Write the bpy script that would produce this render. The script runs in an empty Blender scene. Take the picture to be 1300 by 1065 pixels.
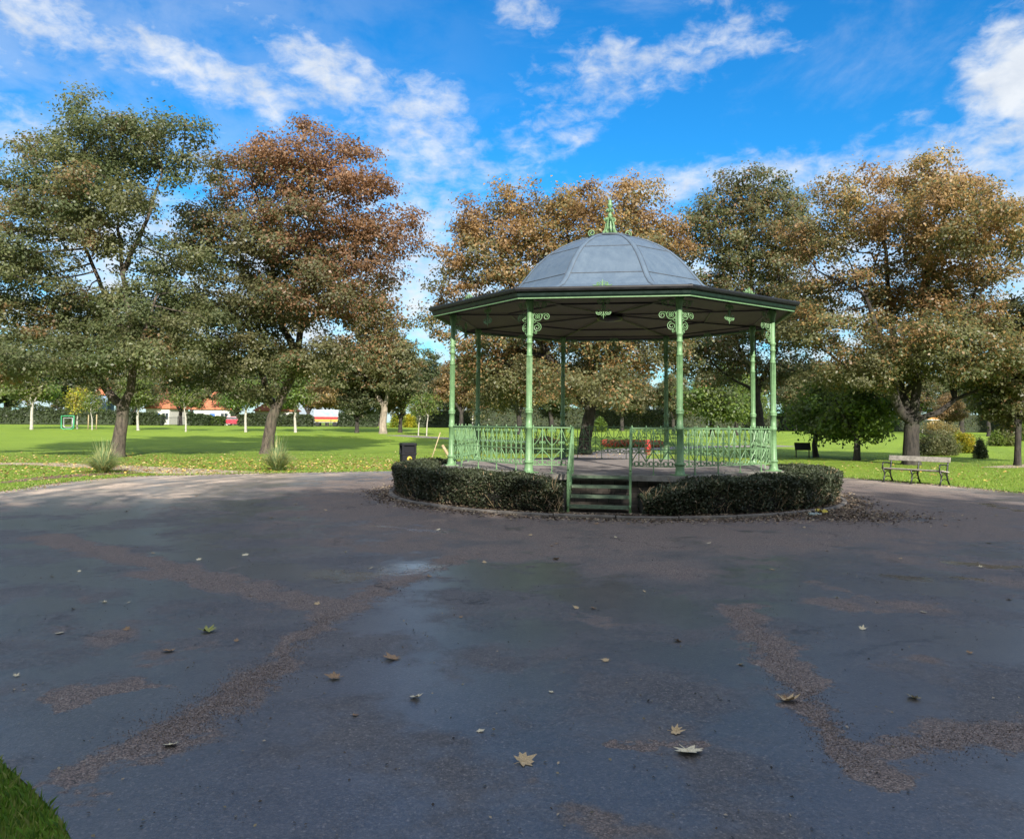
import bpy, math, random
import numpy as np
from mathutils import Vector, Matrix

C = bpy.context.scene
COL = C.collection
rnd = random.Random(7)
RNG = np.random.default_rng(11)
pi = math.pi

# ------------------------------------------------------------------ camera numbers
F, CXP, CYP, PITCH, ROLL, CH = 983.7, 650.0, 487.5, 0.0507, 0.0082, 1.7
fw = Vector((0, math.cos(PITCH), math.sin(PITCH)))
up0 = Vector((0, -math.sin(PITCH), math.cos(PITCH)))
ri0 = Vector((1, 0, 0))
RIGHT = ri0 * math.cos(ROLL) + up0 * math.sin(ROLL)
UP = -ri0 * math.sin(ROLL) + up0 * math.cos(ROLL)
EYE = Vector((0, 0, CH))
SUN_AZ, SUN_EL = math.radians(12), math.radians(27)      # behind the camera, a little to its right

def sstep(t):
    t = min(1.0, max(0.0, t))
    return t * t * (3 - 2 * t)

def terrain(x, y):
    d = math.hypot(x, y)
    side = 0.95 - 0.38 * sstep((x + 10) / 40)
    return side * sstep((d - 46) / 66) + 0.0 * x

def ray(px, py):
    return fw + RIGHT * ((px - CXP) / F) - UP * ((py - CYP) / F)

def hit(px, py):
    """the point of the ground seen at a place of the photograph"""
    r = ray(px, py)
    t, last = 2.0, 2.0
    for _ in range(4000):
        p = EYE + r * t
        if p.z <= terrain(p.x, p.y):
            break
        last = t
        t *= 1.004
    for _ in range(30):
        m = (last + t) / 2
        p = EYE + r * m
        if p.z <= terrain(p.x, p.y):
            t = m
        else:
            last = m
    p = EYE + r * t
    return Vector((p.x, p.y, terrain(p.x, p.y)))

def at(px, py, dist):
    """the point at a given forward distance"""
    r = ray(px, py)
    return EYE + r * (dist / r.y)

# ------------------------------------------------------------------ object helpers
def tag(o, label=None, cat=None, group=None, kind=None):
    if label: o['label'] = label
    if cat: o['category'] = cat
    if group: o['group'] = group
    if kind: o['kind'] = kind
    return o

def empty(name, loc=(0, 0, 0), rz=0.0, label=None, cat=None, group=None):
    o = bpy.data.objects.new(name, None)
    o.empty_display_size = 0.2
    o.location = loc
    o.rotation_euler = (0, 0, rz)
    COL.objects.link(o)
    return tag(o, label, cat, group)

def link(name, me, parent=None, mat=None):
    o = bpy.data.objects.new(name, me)
    if mat is not None and not me.materials:
        me.materials.append(mat)
    COL.objects.link(o)
    if parent is not None:
        o.parent = parent
    return o

def copy_tree(o, parent=None):
    c = o.copy()
    COL.objects.link(c)
    c.parent = parent
    for ch in list(o.children):
        copy_tree(ch, c)
    return c

def fast_mesh(name, V, faces_n, idx, tint=None, smooth=False):
    """V (n,3); all faces with faces_n corners, idx flat"""
    me = bpy.data.meshes.new(name)
    V = np.ascontiguousarray(V, dtype=np.float32)
    idx = np.ascontiguousarray(idx, dtype=np.int32).ravel()
    nf = len(idx) // faces_n
    me.vertices.add(len(V))
    me.vertices.foreach_set('co', V.ravel())
    me.loops.add(len(idx))
    me.loops.foreach_set('vertex_index', idx)
    me.polygons.add(nf)
    me.polygons.foreach_set('loop_start', np.arange(0, len(idx), faces_n, dtype=np.int32))
    if tint is not None:
        a = me.attributes.new('tint', 'FLOAT_COLOR', 'FACE')
        c = np.ones((nf, 4), np.float32)
        c[:, :3] = tint
        a.data.foreach_set('color', c.ravel())
    me.update(calc_edges=True)
    me.validate()
    if smooth:
        me.polygons.foreach_set('use_smooth', np.ones(nf, bool))
    return me

class MB:
    """collects shapes into one mesh"""
    def __init__(s):
        s.v, s.f, s.sm = [], [], []
    def add(s, vs, fs, smooth=False, M=None):
        b = len(s.v)
        for p in vs:
            p = Vector(p)
            s.v.append(tuple(M @ p) if M is not None else tuple(p))
        for f in fs:
            s.f.append(tuple(b + i for i in f))
            s.sm.append(smooth)
    def box(s, c, d, M=None, bev=0.0):
        x, y, z = d[0] / 2, d[1] / 2, d[2] / 2
        if bev <= 0:
            vs = [(c[0] + i * x, c[1] + j * y, c[2] + k * z) for i in (-1, 1) for j in (-1, 1) for k in (-1, 1)]
            fs = [(0, 1, 3, 2), (4, 6, 7, 5), (0, 4, 5, 1), (2, 3, 7, 6), (0, 2, 6, 4), (1, 5, 7, 3)]
            s.add(vs, fs, False, M)
        else:
            b = min(bev, x * .9, y * .9, z * .9)
            import bmesh
            bm = bmesh.new()
            bmesh.ops.create_cube(bm, size=1.0)
            for v in bm.verts:
                v.co = Vector((v.co.x * d[0], v.co.y * d[1], v.co.z * d[2])) + Vector(c)
            bmesh.ops.bevel(bm, geom=list(bm.edges), offset=b, segments=2, affect='EDGES', profile=0.6)
            bm.verts.index_update()
            s.add([v.co.copy() for v in bm.verts], [[v.index for v in f.verts] for f in bm.faces], False, M)
            bm.free()
    def tube(s, pts, r, n=6, M=None, cap=True, closed=False):
        pts = [Vector(p) for p in pts]
        m = len(pts)
        rs = r if isinstance(r, (list, tuple)) else [r] * m
        vs, fs = [], []
        nrm = None
        for i in range(m):
            if closed:
                t = pts[(i + 1) % m] - pts[i - 1]
            else:
                t = pts[min(i + 1, m - 1)] - pts[max(i - 1, 0)]
            if t.length < 1e-9: t = Vector((0, 0, 1))
            t.normalize()
            if nrm is None:
                a = Vector((0, 0, 1)) if abs(t.z) < .9 else Vector((0, 1, 0))
                nrm = (a - t * a.dot(t)).normalized()
            else:
                nrm = (nrm - t * nrm.dot(t))
                nrm = nrm.normalized() if nrm.length > 1e-6 else t.orthogonal().normalized()
            bn = t.cross(nrm)
            for k in range(n):
                a = 2 * pi * k / n
                vs.append(pts[i] + (nrm * math.cos(a) + bn * math.sin(a)) * rs[i])
        for i in range(m if closed else m - 1):
            j = (i + 1) % m
            for k in range(n):
                k2 = (k + 1) % n
                fs.append((i * n + k, i * n + k2, j * n + k2, j * n + k))
        if cap and not closed:
            fs.append(tuple(reversed(range(n))))
            fs.append(tuple((m - 1) * n + k for k in range(n)))
        s.add(vs, fs, n > 5, M)
    def lathe(s, prof, n=16, c=(0, 0), M=None, smooth=True, a0=0.0):
        """prof: (r, z) from the bottom up"""
        vs, fs = [], []
        for r, z in prof:
            for k in range(n):
                a = a0 + 2 * pi * k / n
                vs.append((c[0] + r * math.cos(a), c[1] + r * math.sin(a), z))
        for i in range(len(prof) - 1):
            for k in range(n):
                k2 = (k + 1) % n
                fs.append((i * n + k, i * n + k2, (i + 1) * n + k2, (i + 1) * n + k))
        fs.append(tuple(reversed(range(n))))
        fs.append(tuple((len(prof) - 1) * n + k for k in range(n)))
        s.add(vs, fs, smooth, M)
    def prism(s, poly, z0, z1, M=None):
        n = len(poly)
        vs = [(x, y, z0) for x, y in poly] + [(x, y, z1) for x, y in poly]
        fs = [tuple(reversed(range(n))), tuple(range(n, 2 * n))]
        fs += [(k, (k + 1) % n, n + (k + 1) % n, n + k) for k in range(n)]
        s.add(vs, fs, False, M)
    def mesh(s, name):
        me = bpy.data.meshes.new(name)
        me.from_pydata(s.v, [], s.f)
        me.polygons.foreach_set('use_smooth', np.array(s.sm, bool))
        me.update()
        return me
    def build(s, name, mat, parent=None):
        return link(name, s.mesh(name), parent, mat)

# ------------------------------------------------------------------ materials
class NT:
    def __init__(s, tree):
        s.t = tree
        s.n = tree.nodes
        s.l = tree.links
    def new(s, typ, **kw):
        n = s.n.new(typ)
        for k, v in kw.items(): setattr(n, k, v)
        return n
    def put(s, sock, v):
        if isinstance(v, bpy.types.NodeSocket): s.l.new(v, sock)
        else: sock.default_value = v
    def math(s, op, a, b=None, c=None, clamp=False):
        n = s.new('ShaderNodeMath', operation=op, use_clamp=clamp)
        s.put(n.inputs[0], a)
        if b is not None: s.put(n.inputs[1], b)
        if c is not None: s.put(n.inputs[2], c)
        return n.outputs[0]
    def vmath(s, op, a, b=None, out=0):
        n = s.new('ShaderNodeVectorMath', operation=op)
        s.put(n.inputs[0], a)
        if b is not None: s.put(n.inputs[1], b)
        return n.outputs['Value'] if op in ('DOT_PRODUCT', 'LENGTH', 'DISTANCE') else n.outputs[0]
    def noise(s, vec, scale, detail=4, rough=.55, dist=0.0, out='Fac'):
        n = s.new('ShaderNodeTexNoise')
        if vec is not None: s.put(n.inputs['Vector'], vec)
        n.inputs['Scale'].default_value = scale
        n.inputs['Detail'].default_value = detail
        n.inputs['Roughness'].default_value = rough
        n.inputs['Distortion'].default_value = dist
        return n.outputs[out]
    def voro(s, vec, scale, out='Distance', feature='F1'):
        n = s.new('ShaderNodeTexVoronoi', feature=feature)
        s.put(n.inputs['Vector'], vec)
        n.inputs['Scale'].default_value = scale
        return n.outputs[out]
    def ss(s, x, lo, hi, a=0.0, b=1.0):
        n = s.new('ShaderNodeMapRange', interpolation_type='SMOOTHSTEP')
        s.put(n.inputs[0], x)
        n.inputs[1].default_value = lo; n.inputs[2].default_value = hi
        n.inputs[3].default_value = a; n.inputs[4].default_value = b
        return n.outputs[0]
    def mix(s, f, a, b, typ='MIX'):
        n = s.new('ShaderNodeMix', data_type='RGBA', blend_type=typ)
        s.put(n.inputs[0], f)
        s.put(n.inputs[6], a if isinstance(a, bpy.types.NodeSocket) else (*a, 1))
        s.put(n.inputs[7], b if isinstance(b, bpy.types.NodeSocket) else (*b, 1))
        return n.outputs[2]
    def obj(s):
        return s.new('ShaderNodeTexCoord').outputs['Object']
    def geo(s):
        return s.new('ShaderNodeNewGeometry').outputs['Position']
    def bump(s, h, strength=.5, dist=.01):
        n = s.new('ShaderNodeBump')
        n.inputs['Strength'].default_value = strength
        n.inputs['Distance'].default_value = dist
        s.put(n.inputs['Height'], h)
        return n.outputs[0]

def mat(name):
    m = bpy.data.materials.new(name)
    m.use_nodes = True
    t = NT(m.node_tree)
    b = m.node_tree.nodes['Principled BSDF']
    return m, t, b

def paint(name, col, rough=.5, var=.18, scale=9, bump=0.0, spec=.5, metal=0.0, dirt=None, dirt_amt=.35):
    """a painted or plain surface with mottled wear"""
    m, t, b = mat(name)
    p = t.obj()
    n = t.noise(p, scale, 6, .6)
    c2 = tuple(c * (1 - var) for c in col)
    c3 = tuple(min(1, c * (1 + var)) for c in col)
    c = t.mix(t.ss(n, .3, .7), c2, c3)
    if dirt is not None:
        c = t.mix(t.ss(t.noise(p, scale * 2.3, 8, .7), .56, .72, 0, dirt_amt), c, dirt)
    t.put(b.inputs['Base Color'], c)
    t.put(b.inputs['Roughness'], t.ss(n, .2, .8, max(.05, rough - .1), min(1, rough + .1)))
    b.inputs['Specular IOR Level'].default_value = spec
    b.inputs['Metallic'].default_value = metal
    if bump: t.put(b.inputs['Normal'], t.bump(t.noise(p, scale * 6, 5), bump, .01))
    return m

def leaf_mat(name, trans=.35, gain=1.0, rough=.45):
    m, t, b = mat(name)
    a = t.new('ShaderNodeAttribute', attribute_name='tint').outputs['Color']
    oi = t.new('ShaderNodeObjectInfo').outputs['Random']
    hs = t.new('ShaderNodeHueSaturation')
    t.put(hs.inputs['Color'], a)
    t.put(hs.inputs['Value'], t.math('MULTIPLY_ADD', oi, .25 * gain, .9 * gain))
    t.put(hs.inputs['Hue'], t.math('MULTIPLY_ADD', oi, .02, .49))
    c = hs.outputs[0]
    t.put(b.inputs['Base Color'], c)
    b.inputs['Roughness'].default_value = rough
    b.inputs['Specular IOR Level'].default_value = .5
    tr = t.new('ShaderNodeBsdfTranslucent')
    tc = t.mix(.5, c, (1.0, .95, .55), 'MULTIPLY')
    t.put(tr.inputs['Color'], t.mix(1.0, tc, (1.5, 1.5, 1.5), 'MULTIPLY'))
    ms = t.new('ShaderNodeMixShader')
    ms.inputs[0].default_value = trans
    t.l.new(b.outputs[0], ms.inputs[1]); t.l.new(tr.outputs[0], ms.inputs[2])
    t.l.new(ms.outputs[0], m.node_tree.nodes['Material Output'].inputs['Surface'])
    return m

def bark_mat(name, c1, c2, scale=1.0):
    m, t, b = mat(name)
    p = t.obj()
    mp = t.new('ShaderNodeMapping')
    mp.inputs['Scale'].default_value = (1, 1, .28)
    t.put(mp.inputs['Vector'], p)
    n = t.noise(mp.outputs[0], 9 * scale, 8, .7)
    n2 = t.noise(p, 1.3, 5, .6)
    c = t.mix(t.ss(n, .35, .65), c1, c2)
    c = t.mix(t.ss(n2, .5, .66, 0, .5), c, (.07, .075, .042))
    t.put(b.inputs['Base Color'], c)
    b.inputs['Roughness'].default_value = .9
    t.put(b.inputs['Normal'], t.bump(n, .9, .06))
    return m

M = {}
m, t, b = mat('green_paint')
p = t.obj()
n = t.noise(p, 11, 6, .65)
c = t.mix(t.ss(n, .3, .7), (.098, .19, .085), (.135, .25, .115))
c = t.mix(t.ss(t.noise(p, 24, 8, .72), .55, .70, 0, .7), c, (.07, .085, .045))
c = t.mix(t.ss(t.noise(p, 55, 6, .7), .64, .70, 0, .85), c, (.085, .045, .022))
c = t.mix(t.ss(t.noise(p, 31, 5, .7), .66, .72, 0, .7), c, (.26, .33, .22))
t.put(b.inputs['Base Color'], c)
t.put(b.inputs['Roughness'], t.ss(n, .2, .8, .38, .62))
t.put(b.inputs['Normal'], t.bump(t.noise(p, 80, 4), .15, .004))
M['green'] = m
M['green_dark'] = paint('dark_green_gutter', (.002, .013, .009), .45, .2, 7)
M['black_metal'] = paint('black_paint', (.006, .0065, .008), .4, .25, 12)
M['fascia'] = paint('black_bitumen', (.0045, .005, .007), .5, .25, 6)
M['white'] = paint('white_render', (.50, .49, .47), .8, .08, 2)
M['roof_red'] = paint('red_tiles', (.33, .12, .06), .85, .25, 3, bump=.3)
M['blue_wall'] = paint('blue_grey_render', (.16, .22, .34), .8, .1, 2)
M['glass'] = paint('window_glass', (.03, .04, .05), .08, .1, 3)
M['wood'] = paint('weathered_wood', (.25, .23, .195), .75, .3, 14, dirt=(.16, .14, .11))
M['stake'] = paint('stake_wood', (.30, .22, .13), .85, .3, 9)
M['stake_pale'] = paint('pale_stake_wood', (.33, .26, .15), .8, .2, 9)
M['bin'] = paint('black_plastic', (.006, .0065, .010), .6, .2, 8, spec=.2)
M['yellow'] = paint('yellow_print', (.42, .34, .04), .5, .05, 8)
M['red'] = paint('red_paint', (.26, .02, .018), .4, .15, 6)
M['car_white'] = paint('car_paint_white', (.24, .255, .27), .25, .03, 3)
M['car_red'] = paint('car_paint_red', (.35, .03, .05), .25, .06, 3)
M['car_blue'] = paint('car_paint_blue', (.05, .12, .35), .25, .06, 3)
M['tyre'] = paint('tyre_rubber', (.015, .015, .016), .85, .2, 9)
M['goal'] = paint('goal_green', (.03, .24, .10), .5, .1, 6)
M['stem'] = paint('young_bark', (.33, .31, .27), .85, .25, 8)

# dome sheet metal: pale blue-grey lead with faint streaks
m, t, b = mat('dome_sheet')
p = t.obj()
mp = t.new('ShaderNodeMapping'); mp.inputs['Scale'].default_value = (3, 3, .5); t.put(mp.inputs['Vector'], p)
n = t.noise(mp.outputs[0], 2.2, 7, .62)
c = t.mix(t.ss(n, .3, .72), (.058, .088, .128), (.074, .108, .150))
c = t.mix(t.ss(t.noise(p, 1.1, 6, .7), .58, .75, 0, .5), c, (.13, .165, .205))
t.put(b.inputs['Base Color'], c)
t.put(b.inputs['Roughness'], t.ss(n, .3, .7, .5, .68))
t.put(b.inputs['Normal'], t.bump(t.noise(p, 3.0, 4), .12, .05))
M['dome'] = m
M['seam'] = paint('seam_dark', (.05, .06, .075), .6, .2, 6)

# ceiling boards
m, t, b = mat('ceiling_boards')
p = t.obj()
w = t.new('ShaderNodeTexWave', wave_type='BANDS', bands_direction='Y', wave_profile='SAW')
t.put(w.inputs['Vector'], p); w.inputs['Scale'].default_value = 2.2; w.inputs['Distortion'].default_value = 0
n = t.noise(p, 5, 6, .6)
c = t.mix(n, (.052, .041, .037), (.105, .085, .078))
c = t.mix(t.ss(w.outputs[1], .0, .06, .75, 0), c, (.05, .04, .04))
t.put(b.inputs['Base Color'], c); b.inputs['Roughness'].default_value = .7
M['ceiling'] = m

# stone and slab
m, t, b = mat('stone_coping')
p = t.obj()
n = t.noise(p, 4, 8, .65)
c = t.mix(t.ss(n, .3, .7), (.13, .12, .105), (.27, .255, .225))
c = t.mix(t.ss(t.noise(p, 1.6, 6, .7), .52, .66, 0, .8), c, (.09, .08, .075))
t.put(b.inputs['Base Color'], c); b.inputs['Roughness'].default_value = .85
t.put(b.inputs['Normal'], t.bump(t.noise(p, 30, 6), .4, .01))
M['stone'] = m
M['kerb'] = paint('kerb_stone', (.14, .125, .11), .85, .3, 5, bump=.4, dirt=(.05, .04, .035), dirt_amt=.8)
m, t, b = mat('concrete_floor')
p = t.obj()
n = t.noise(p, 2.2, 9, .65)
c = t.mix(t.ss(n, .3, .7), (.15, .128, .118), (.24, .212, .20))
c = t.mix(t.ss(t.noise(p, 60, 3, .6), .45, .7, 0, .4), c, (.10, .085, .08))
t.put(b.inputs['Base Color'], c); b.inputs['Roughness'].default_value = .85
M['floor'] = m
m, t, b = mat('plinth_brick')
p = t.obj()
bk = t.new('ShaderNodeTexBrick')
mp = t.new('ShaderNodeMapping'); mp.inputs['Rotation'].default_value = (pi / 2, 0, 0); t.put(mp.inputs['Vector'], p)
t.put(bk.inputs['Vector'], mp.outputs[0]); bk.inputs['Scale'].default_value = 2.2
bk.inputs['Color1'].default_value = (.09, .075, .065, 1); bk.inputs['Color2'].default_value = (.14, .115, .10, 1)
bk.inputs['Mortar'].default_value = (.05, .045, .04, 1)
c = t.mix(t.ss(t.noise(p, 5, 7, .65), .4, .7, 0, .6), bk.outputs[0], (.05, .05, .04))
t.put(b.inputs['Base Color'], c); b.inputs['Roughness'].default_value = .9
M['plinth'] = m

M['bark'] = bark_mat('sycamore_bark', (.024, .019, .015), (.098, .078, .06))
M['bark_dark'] = bark_mat('dark_bark', (.010, .0085, .0075), (.040, .033, .028))
M['bark_pale'] = bark_mat('pale_bark', (.13, .105, .08), (.31, .26, .205), .7)
M['leaf'] = leaf_mat('foliage', .54)
M['hedge_leaf'] = leaf_mat('hedge_foliage', .12, rough=.6)
M['litter'] = leaf_mat('fallen_foliage', .1, rough=.8)
M['blade'] = leaf_mat('grass_blades', .35, rough=.6)
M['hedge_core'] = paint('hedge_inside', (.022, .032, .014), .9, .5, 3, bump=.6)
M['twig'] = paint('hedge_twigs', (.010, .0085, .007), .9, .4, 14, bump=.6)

# ------------------------------------------------------------------ terrain sheets
def grass_nodes(t, b):
    p = t.geo()
    big = t.noise(p, .05, 5, .6)
    mid = t.noise(p, .6, 6, .65)
    fine = t.noise(p, 9, 7, .75)
    c = t.mix(t.ss(big, .35, .65), (.165, .255, .026), (.215, .310, .036))
    c = t.mix(t.ss(t.noise(p, .22, 6, .7), .48, .66, 0, .5), c, (.10, .165, .022))
    c = t.mix(t.ss(mid, .35, .7, 0, .55), c, (.235, .310, .040))
    c = t.mix(t.ss(fine, .35, .75, 0, .7), c, (.085, .15, .02))
    # faint mowing stripes
    mp = t.new('ShaderNodeMapping'); mp.inputs['Rotation'].default_value = (0, 0, .5); t.put(mp.inputs['Vector'], p)
    w = t.new('ShaderNodeTexWave', wave_profile='SIN'); t.put(w.inputs['Vector'], mp.outputs[0])
    w.inputs['Scale'].default_value = .16; w.inputs['Distortion'].default_value = 1.2
    c = t.mix(t.ss(w.outputs[1], .3, .7, 0, .18), c, (.25, .36, .035))
    t.put(b.inputs['Base Color'], c)
    b.inputs['Roughness'].default_value = .85
    b.inputs['Specular IOR Level'].default_value = .15
    t.put(b.inputs['Normal'], t.bump(t.noise(p, 22, 6, .8), 1.0, .06))
m, t, b = mat('lawn_grass')
grass_nodes(t, b)
M['lawn'] = m

def lawn():
    rr = [0] + list(np.geomspace(1.0, 160, 130)) + list(np.geomspace(170, 1800, 16))
    na = 144
    V = [(0, 0, terrain(0, 0))]
    for r in rr[1:]:
        for k in range(na):
            a = 2 * pi * k / na
            x, y = r * math.sin(a), r * math.cos(a)
            V.append((x, y, terrain(x, y)))
    fs = [(0, 1 + (k + 1) % na, 1 + k) for k in range(na)]
    for i in range(len(rr) - 2):
        o = 1 + i * na
        for k in range(na):
            k2 = (k + 1) % na
            fs.append((o + k, o + k2, o + na + k2, o + na + k))
    me = bpy.data.meshes.new('lawn')
    me.from_pydata(V, [], fs)
    me.polygons.foreach_set('use_smooth', np.ones(len(fs), bool))
    me.update()
    import bmesh
    bm = bmesh.new(); bm.from_mesh(me); bmesh.ops.recalc_face_normals(bm, faces=bm.faces)
    if sum(f.normal.z for f in bm.faces) < 0: bmesh.ops.reverse_faces(bm, faces=bm.faces)
    bm.to_mesh(me); bm.free()
    return tag(link('lawn', me, None, M['lawn']), kind='structure')
lawn()

# centre of the plaza
BX, BY = 2.4439, 19.3668
BZ_ROT = -0.553 + pi / 8

# plaza outline: read off the edge of the grass, closed behind the camera
edge_px = [(0, 624), (60, 615), (130, 608), (190, 604), (250, 603), (330, 601), (420, 599.5), (500, 598), (560, 597)]
edge_px2 = [(1080, 607), (1140, 612), (1200, 616.5), (1260, 622), (1300, 626)]
outline = [hit(*p) for p in edge_px]
a0 = math.atan2(outline[-1].y - BY, outline[-1].x - BX)
r0 = math.hypot(outline[-1].y - BY, outline[-1].x - BX)
right = [hit(*p) for p in edge_px2]
a1 = math.atan2(right[0].y - BY, right[0].x - BX)
r1 = math.hypot(right[0].y - BY, right[0].x - BX)
for k in range(1, 12):
    f = k / 12
    a = a0 + (a1 - a0) * f
    r = r0 + (r1 - r0) * f
    outline.append(Vector((BX + r * math.cos(a), BY + r * math.sin(a), 0)))
outline += right
for p in [(15.5, 17.5), (16.0, 13), (15.0, 8), (12.5, 3.5), (10.2, -1), (9.2, -6), (9, -14), (9, -26), (-3, -26), (-2.4, -12), (-1.5, -4), (-1.3, 0.5), (-1.35, 2.2), (-1.66, 3.08), (-2.36, 3.80), (-2.76, 4.05), (-3.35, 4.5), (-4.9, 6.2), (-7.6, 8.2), (-10.6, 10.8), (-12.8, 14.2), (-13.4, 17.2)]:
    outline.append(Vector((p[0], p[1], 0)))

def smooth_closed(P, k=6):
    out = []
    n = len(P)
    for i in range(n):
        p0, p1, p2, p3 = P[i - 1], P[i], P[(i + 1) % n], P[(i + 2) % n]
        for j in range(k):
            u = j / k
            out.append(.5 * ((2 * p1) + (p2 - p0) * u + (2 * p0 - 5 * p1 + 4 * p2 - p3) * u * u + (3 * p1 - p0 - 3 * p2 + p3) * u ** 3))
    return out
OUT = smooth_closed(outline)

# ---- worn tarmac
m, t, b = mat('worn_tarmac')
pos = t.geo()
wob = t.noise(pos, 2.2, 6, .65, out='Color')
wv = t.vmath('SUBTRACT', wob, (.5, .5, .5))
wv = t.vmath('MULTIPLY', wv, (.95, .95, 0))
pw = t.vmath('ADD', pos, wv)
fw_ = t.vmath('MULTIPLY', t.vmath('SUBTRACT', t.noise(pos, 17, 5, .7, out='Color'), (.5, .5, .5)), (.24, .24, 0))
pw = t.vmath('ADD', pw, fw_)
def seg_mask(points, half):
    best = None
    for a, c in zip(points[:-1], points[1:]):
        A, Bv = Vector((a.x, a.y, 0)), Vector((c.x, c.y, 0))
        ab = Bv - A
        pa = t.vmath('SUBTRACT', pw, tuple(A))
        h = t.math('DIVIDE', t.vmath('DOT_PRODUCT', pa, tuple(ab)), ab.length_squared, clamp=True)
        sc = t.new('ShaderNodeVectorMath', operation='SCALE')
        sc.inputs[0].default_value = ab; t.put(sc.inputs['Scale'], h)
        dv = t.vmath('MULTIPLY', t.vmath('SUBTRACT', pa, sc.outputs[0]), (1, 1, 0))
        d = t.vmath('LENGTH', dv)
        best = d if best is None else t.math('MINIMUM', best, d)
    return t.ss(best, half * .45, half * 1.05, 1, 0)
def mx(*a):
    r = a[0]
    for x in a[1:]: r = t.math('MAXIMUM', r, x)
    return r
grav = mx(seg_mask([hit(60, 682), hit(200, 718), hit(400, 768)], .34),
          seg_mask([hit(585, 708), hit(500, 738), hit(420, 780)], .26),
          seg_mask([hit(420, 780), hit(375, 822), hit(345, 850)], .12),
          seg_mask([hit(345, 850), hit(290, 890), hit(185, 945), hit(100, 990)], .22),
          seg_mask([hit(85, 885), hit(180, 870)], .16),
          seg_mask([hit(935, 770), hit(985, 830), hit(1010, 870)], .2),
          seg_mask([hit(1010, 870), hit(1050, 925), hit(1090, 980)], .13),
          seg_mask([hit(1120, 955), hit(1220, 940), hit(1330, 925)], .2),
          seg_mask([hit(780, 945), hit(900, 955)], .06))
# brown grit gathers round the bandstand kerb
dc = t.vmath('LENGTH', t.vmath('MULTIPLY', t.vmath('SUBTRACT', pw, (BX, BY, 0)), (1, 1, 0)))
n_l = t.noise(pos, .42, 6, .62)
n_m = t.noise(pos, 1.3, 6, .65)
psx = t.new('ShaderNodeSeparateXYZ'); t.put(psx.inputs[0], pos)
leftw = t.math('MULTIPLY', t.math('MAXIMUM', t.math('SUBTRACT', BX - 4.0, psx.outputs[0]), 0.0), .55)
ringf = t.ss(t.math('ADD', t.math('ADD', dc, leftw), t.math('MULTIPLY', t.math('SUBTRACT', n_l, .5), 13.0)), 8.6, 10.6, 1, 0)
patch = t.ss(n_l, .58, .64)
grit = t.math('MAXIMUM', grav, t.math('MULTIPLY', t.math('MAXIMUM', ringf, patch), t.ss(n_m, .34, .52, .35, .95)))
stone_c = t.voro(pos, 95, 'Color')
stone_d = t.voro(pos, 95, 'Distance')
sep = t.new('ShaderNodeSeparateColor'); t.put(sep.inputs[0], stone_c)
g1 = t.mix(sep.outputs[0], (.075, .059, .052), (.28, .212, .178))
g1 = t.mix(t.ss(stone_d, .35, .75, 0, .6), g1, (.03, .025, .024))
g1 = t.mix(t.ss(sep.outputs[1], .93, .97), g1, (.27, .23, .20))
s1 = t.mix(t.ss(n_m, .3, .7), (.046, .046, .050), (.084, .080, .080))
s1 = t.mix(t.ss(t.noise(pos, 62, 5, .75), .45, .62, 0, .75), s1, (.15, .135, .128))
s1 = t.mix(t.ss(t.noise(pos, 38, 5, .75), .52, .66, 0, .7), s1, (.022, .022, .024))
s1 = t.mix(t.ss(sep.outputs[2], .945, .985, 0, .5), s1, (.30, .265, .235))
# pale silt left where shallow water dried
silt = t.math('MULTIPLY', t.ss(t.noise(pos, .9, 7, .7), .6, .72), t.ss(t.noise(pos, 12, 5), .4, .6))
s1 = t.mix(t.math('MULTIPLY', silt, .35), s1, (.2, .175, .15))
# sandy dry lane on the far side of the ring, sunlight painted into its colour
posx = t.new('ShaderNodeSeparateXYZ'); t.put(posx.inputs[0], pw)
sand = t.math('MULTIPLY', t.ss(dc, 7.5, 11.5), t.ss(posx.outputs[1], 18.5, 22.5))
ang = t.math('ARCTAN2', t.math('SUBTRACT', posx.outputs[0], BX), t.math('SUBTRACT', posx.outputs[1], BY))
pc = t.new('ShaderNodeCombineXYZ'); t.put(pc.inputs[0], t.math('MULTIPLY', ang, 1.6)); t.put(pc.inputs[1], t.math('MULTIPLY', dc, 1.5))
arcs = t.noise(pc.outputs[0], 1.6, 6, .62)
sunlit_band = t.math('MULTIPLY', t.math('MULTIPLY', t.ss(dc, 8.5, 11.0), t.ss(posx.outputs[1], 13.0, 18.0)), t.ss(posx.outputs[0], -2.0, -6.0))  # pale sunlit sweep on the left, painted as colour
sand = t.math('MAXIMUM', sand, t.math('MULTIPLY', sunlit_band, .9))
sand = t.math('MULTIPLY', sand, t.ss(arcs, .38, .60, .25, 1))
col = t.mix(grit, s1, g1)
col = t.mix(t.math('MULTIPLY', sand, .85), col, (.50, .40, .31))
# hairline cracks
cv = t.new('ShaderNodeTexVoronoi', feature='DISTANCE_TO_EDGE'); t.put(cv.inputs['Vector'], pw); cv.inputs['Scale'].default_value = .42
crack = t.math('MULTIPLY', t.ss(cv.outputs['Distance'], .002, .007, 1, 0), t.ss(t.noise(pos, .5, 4, .6), .50, .60))
col = t.mix(t.math('MULTIPLY', crack, .8), col, (.012, .011, .011))
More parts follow.
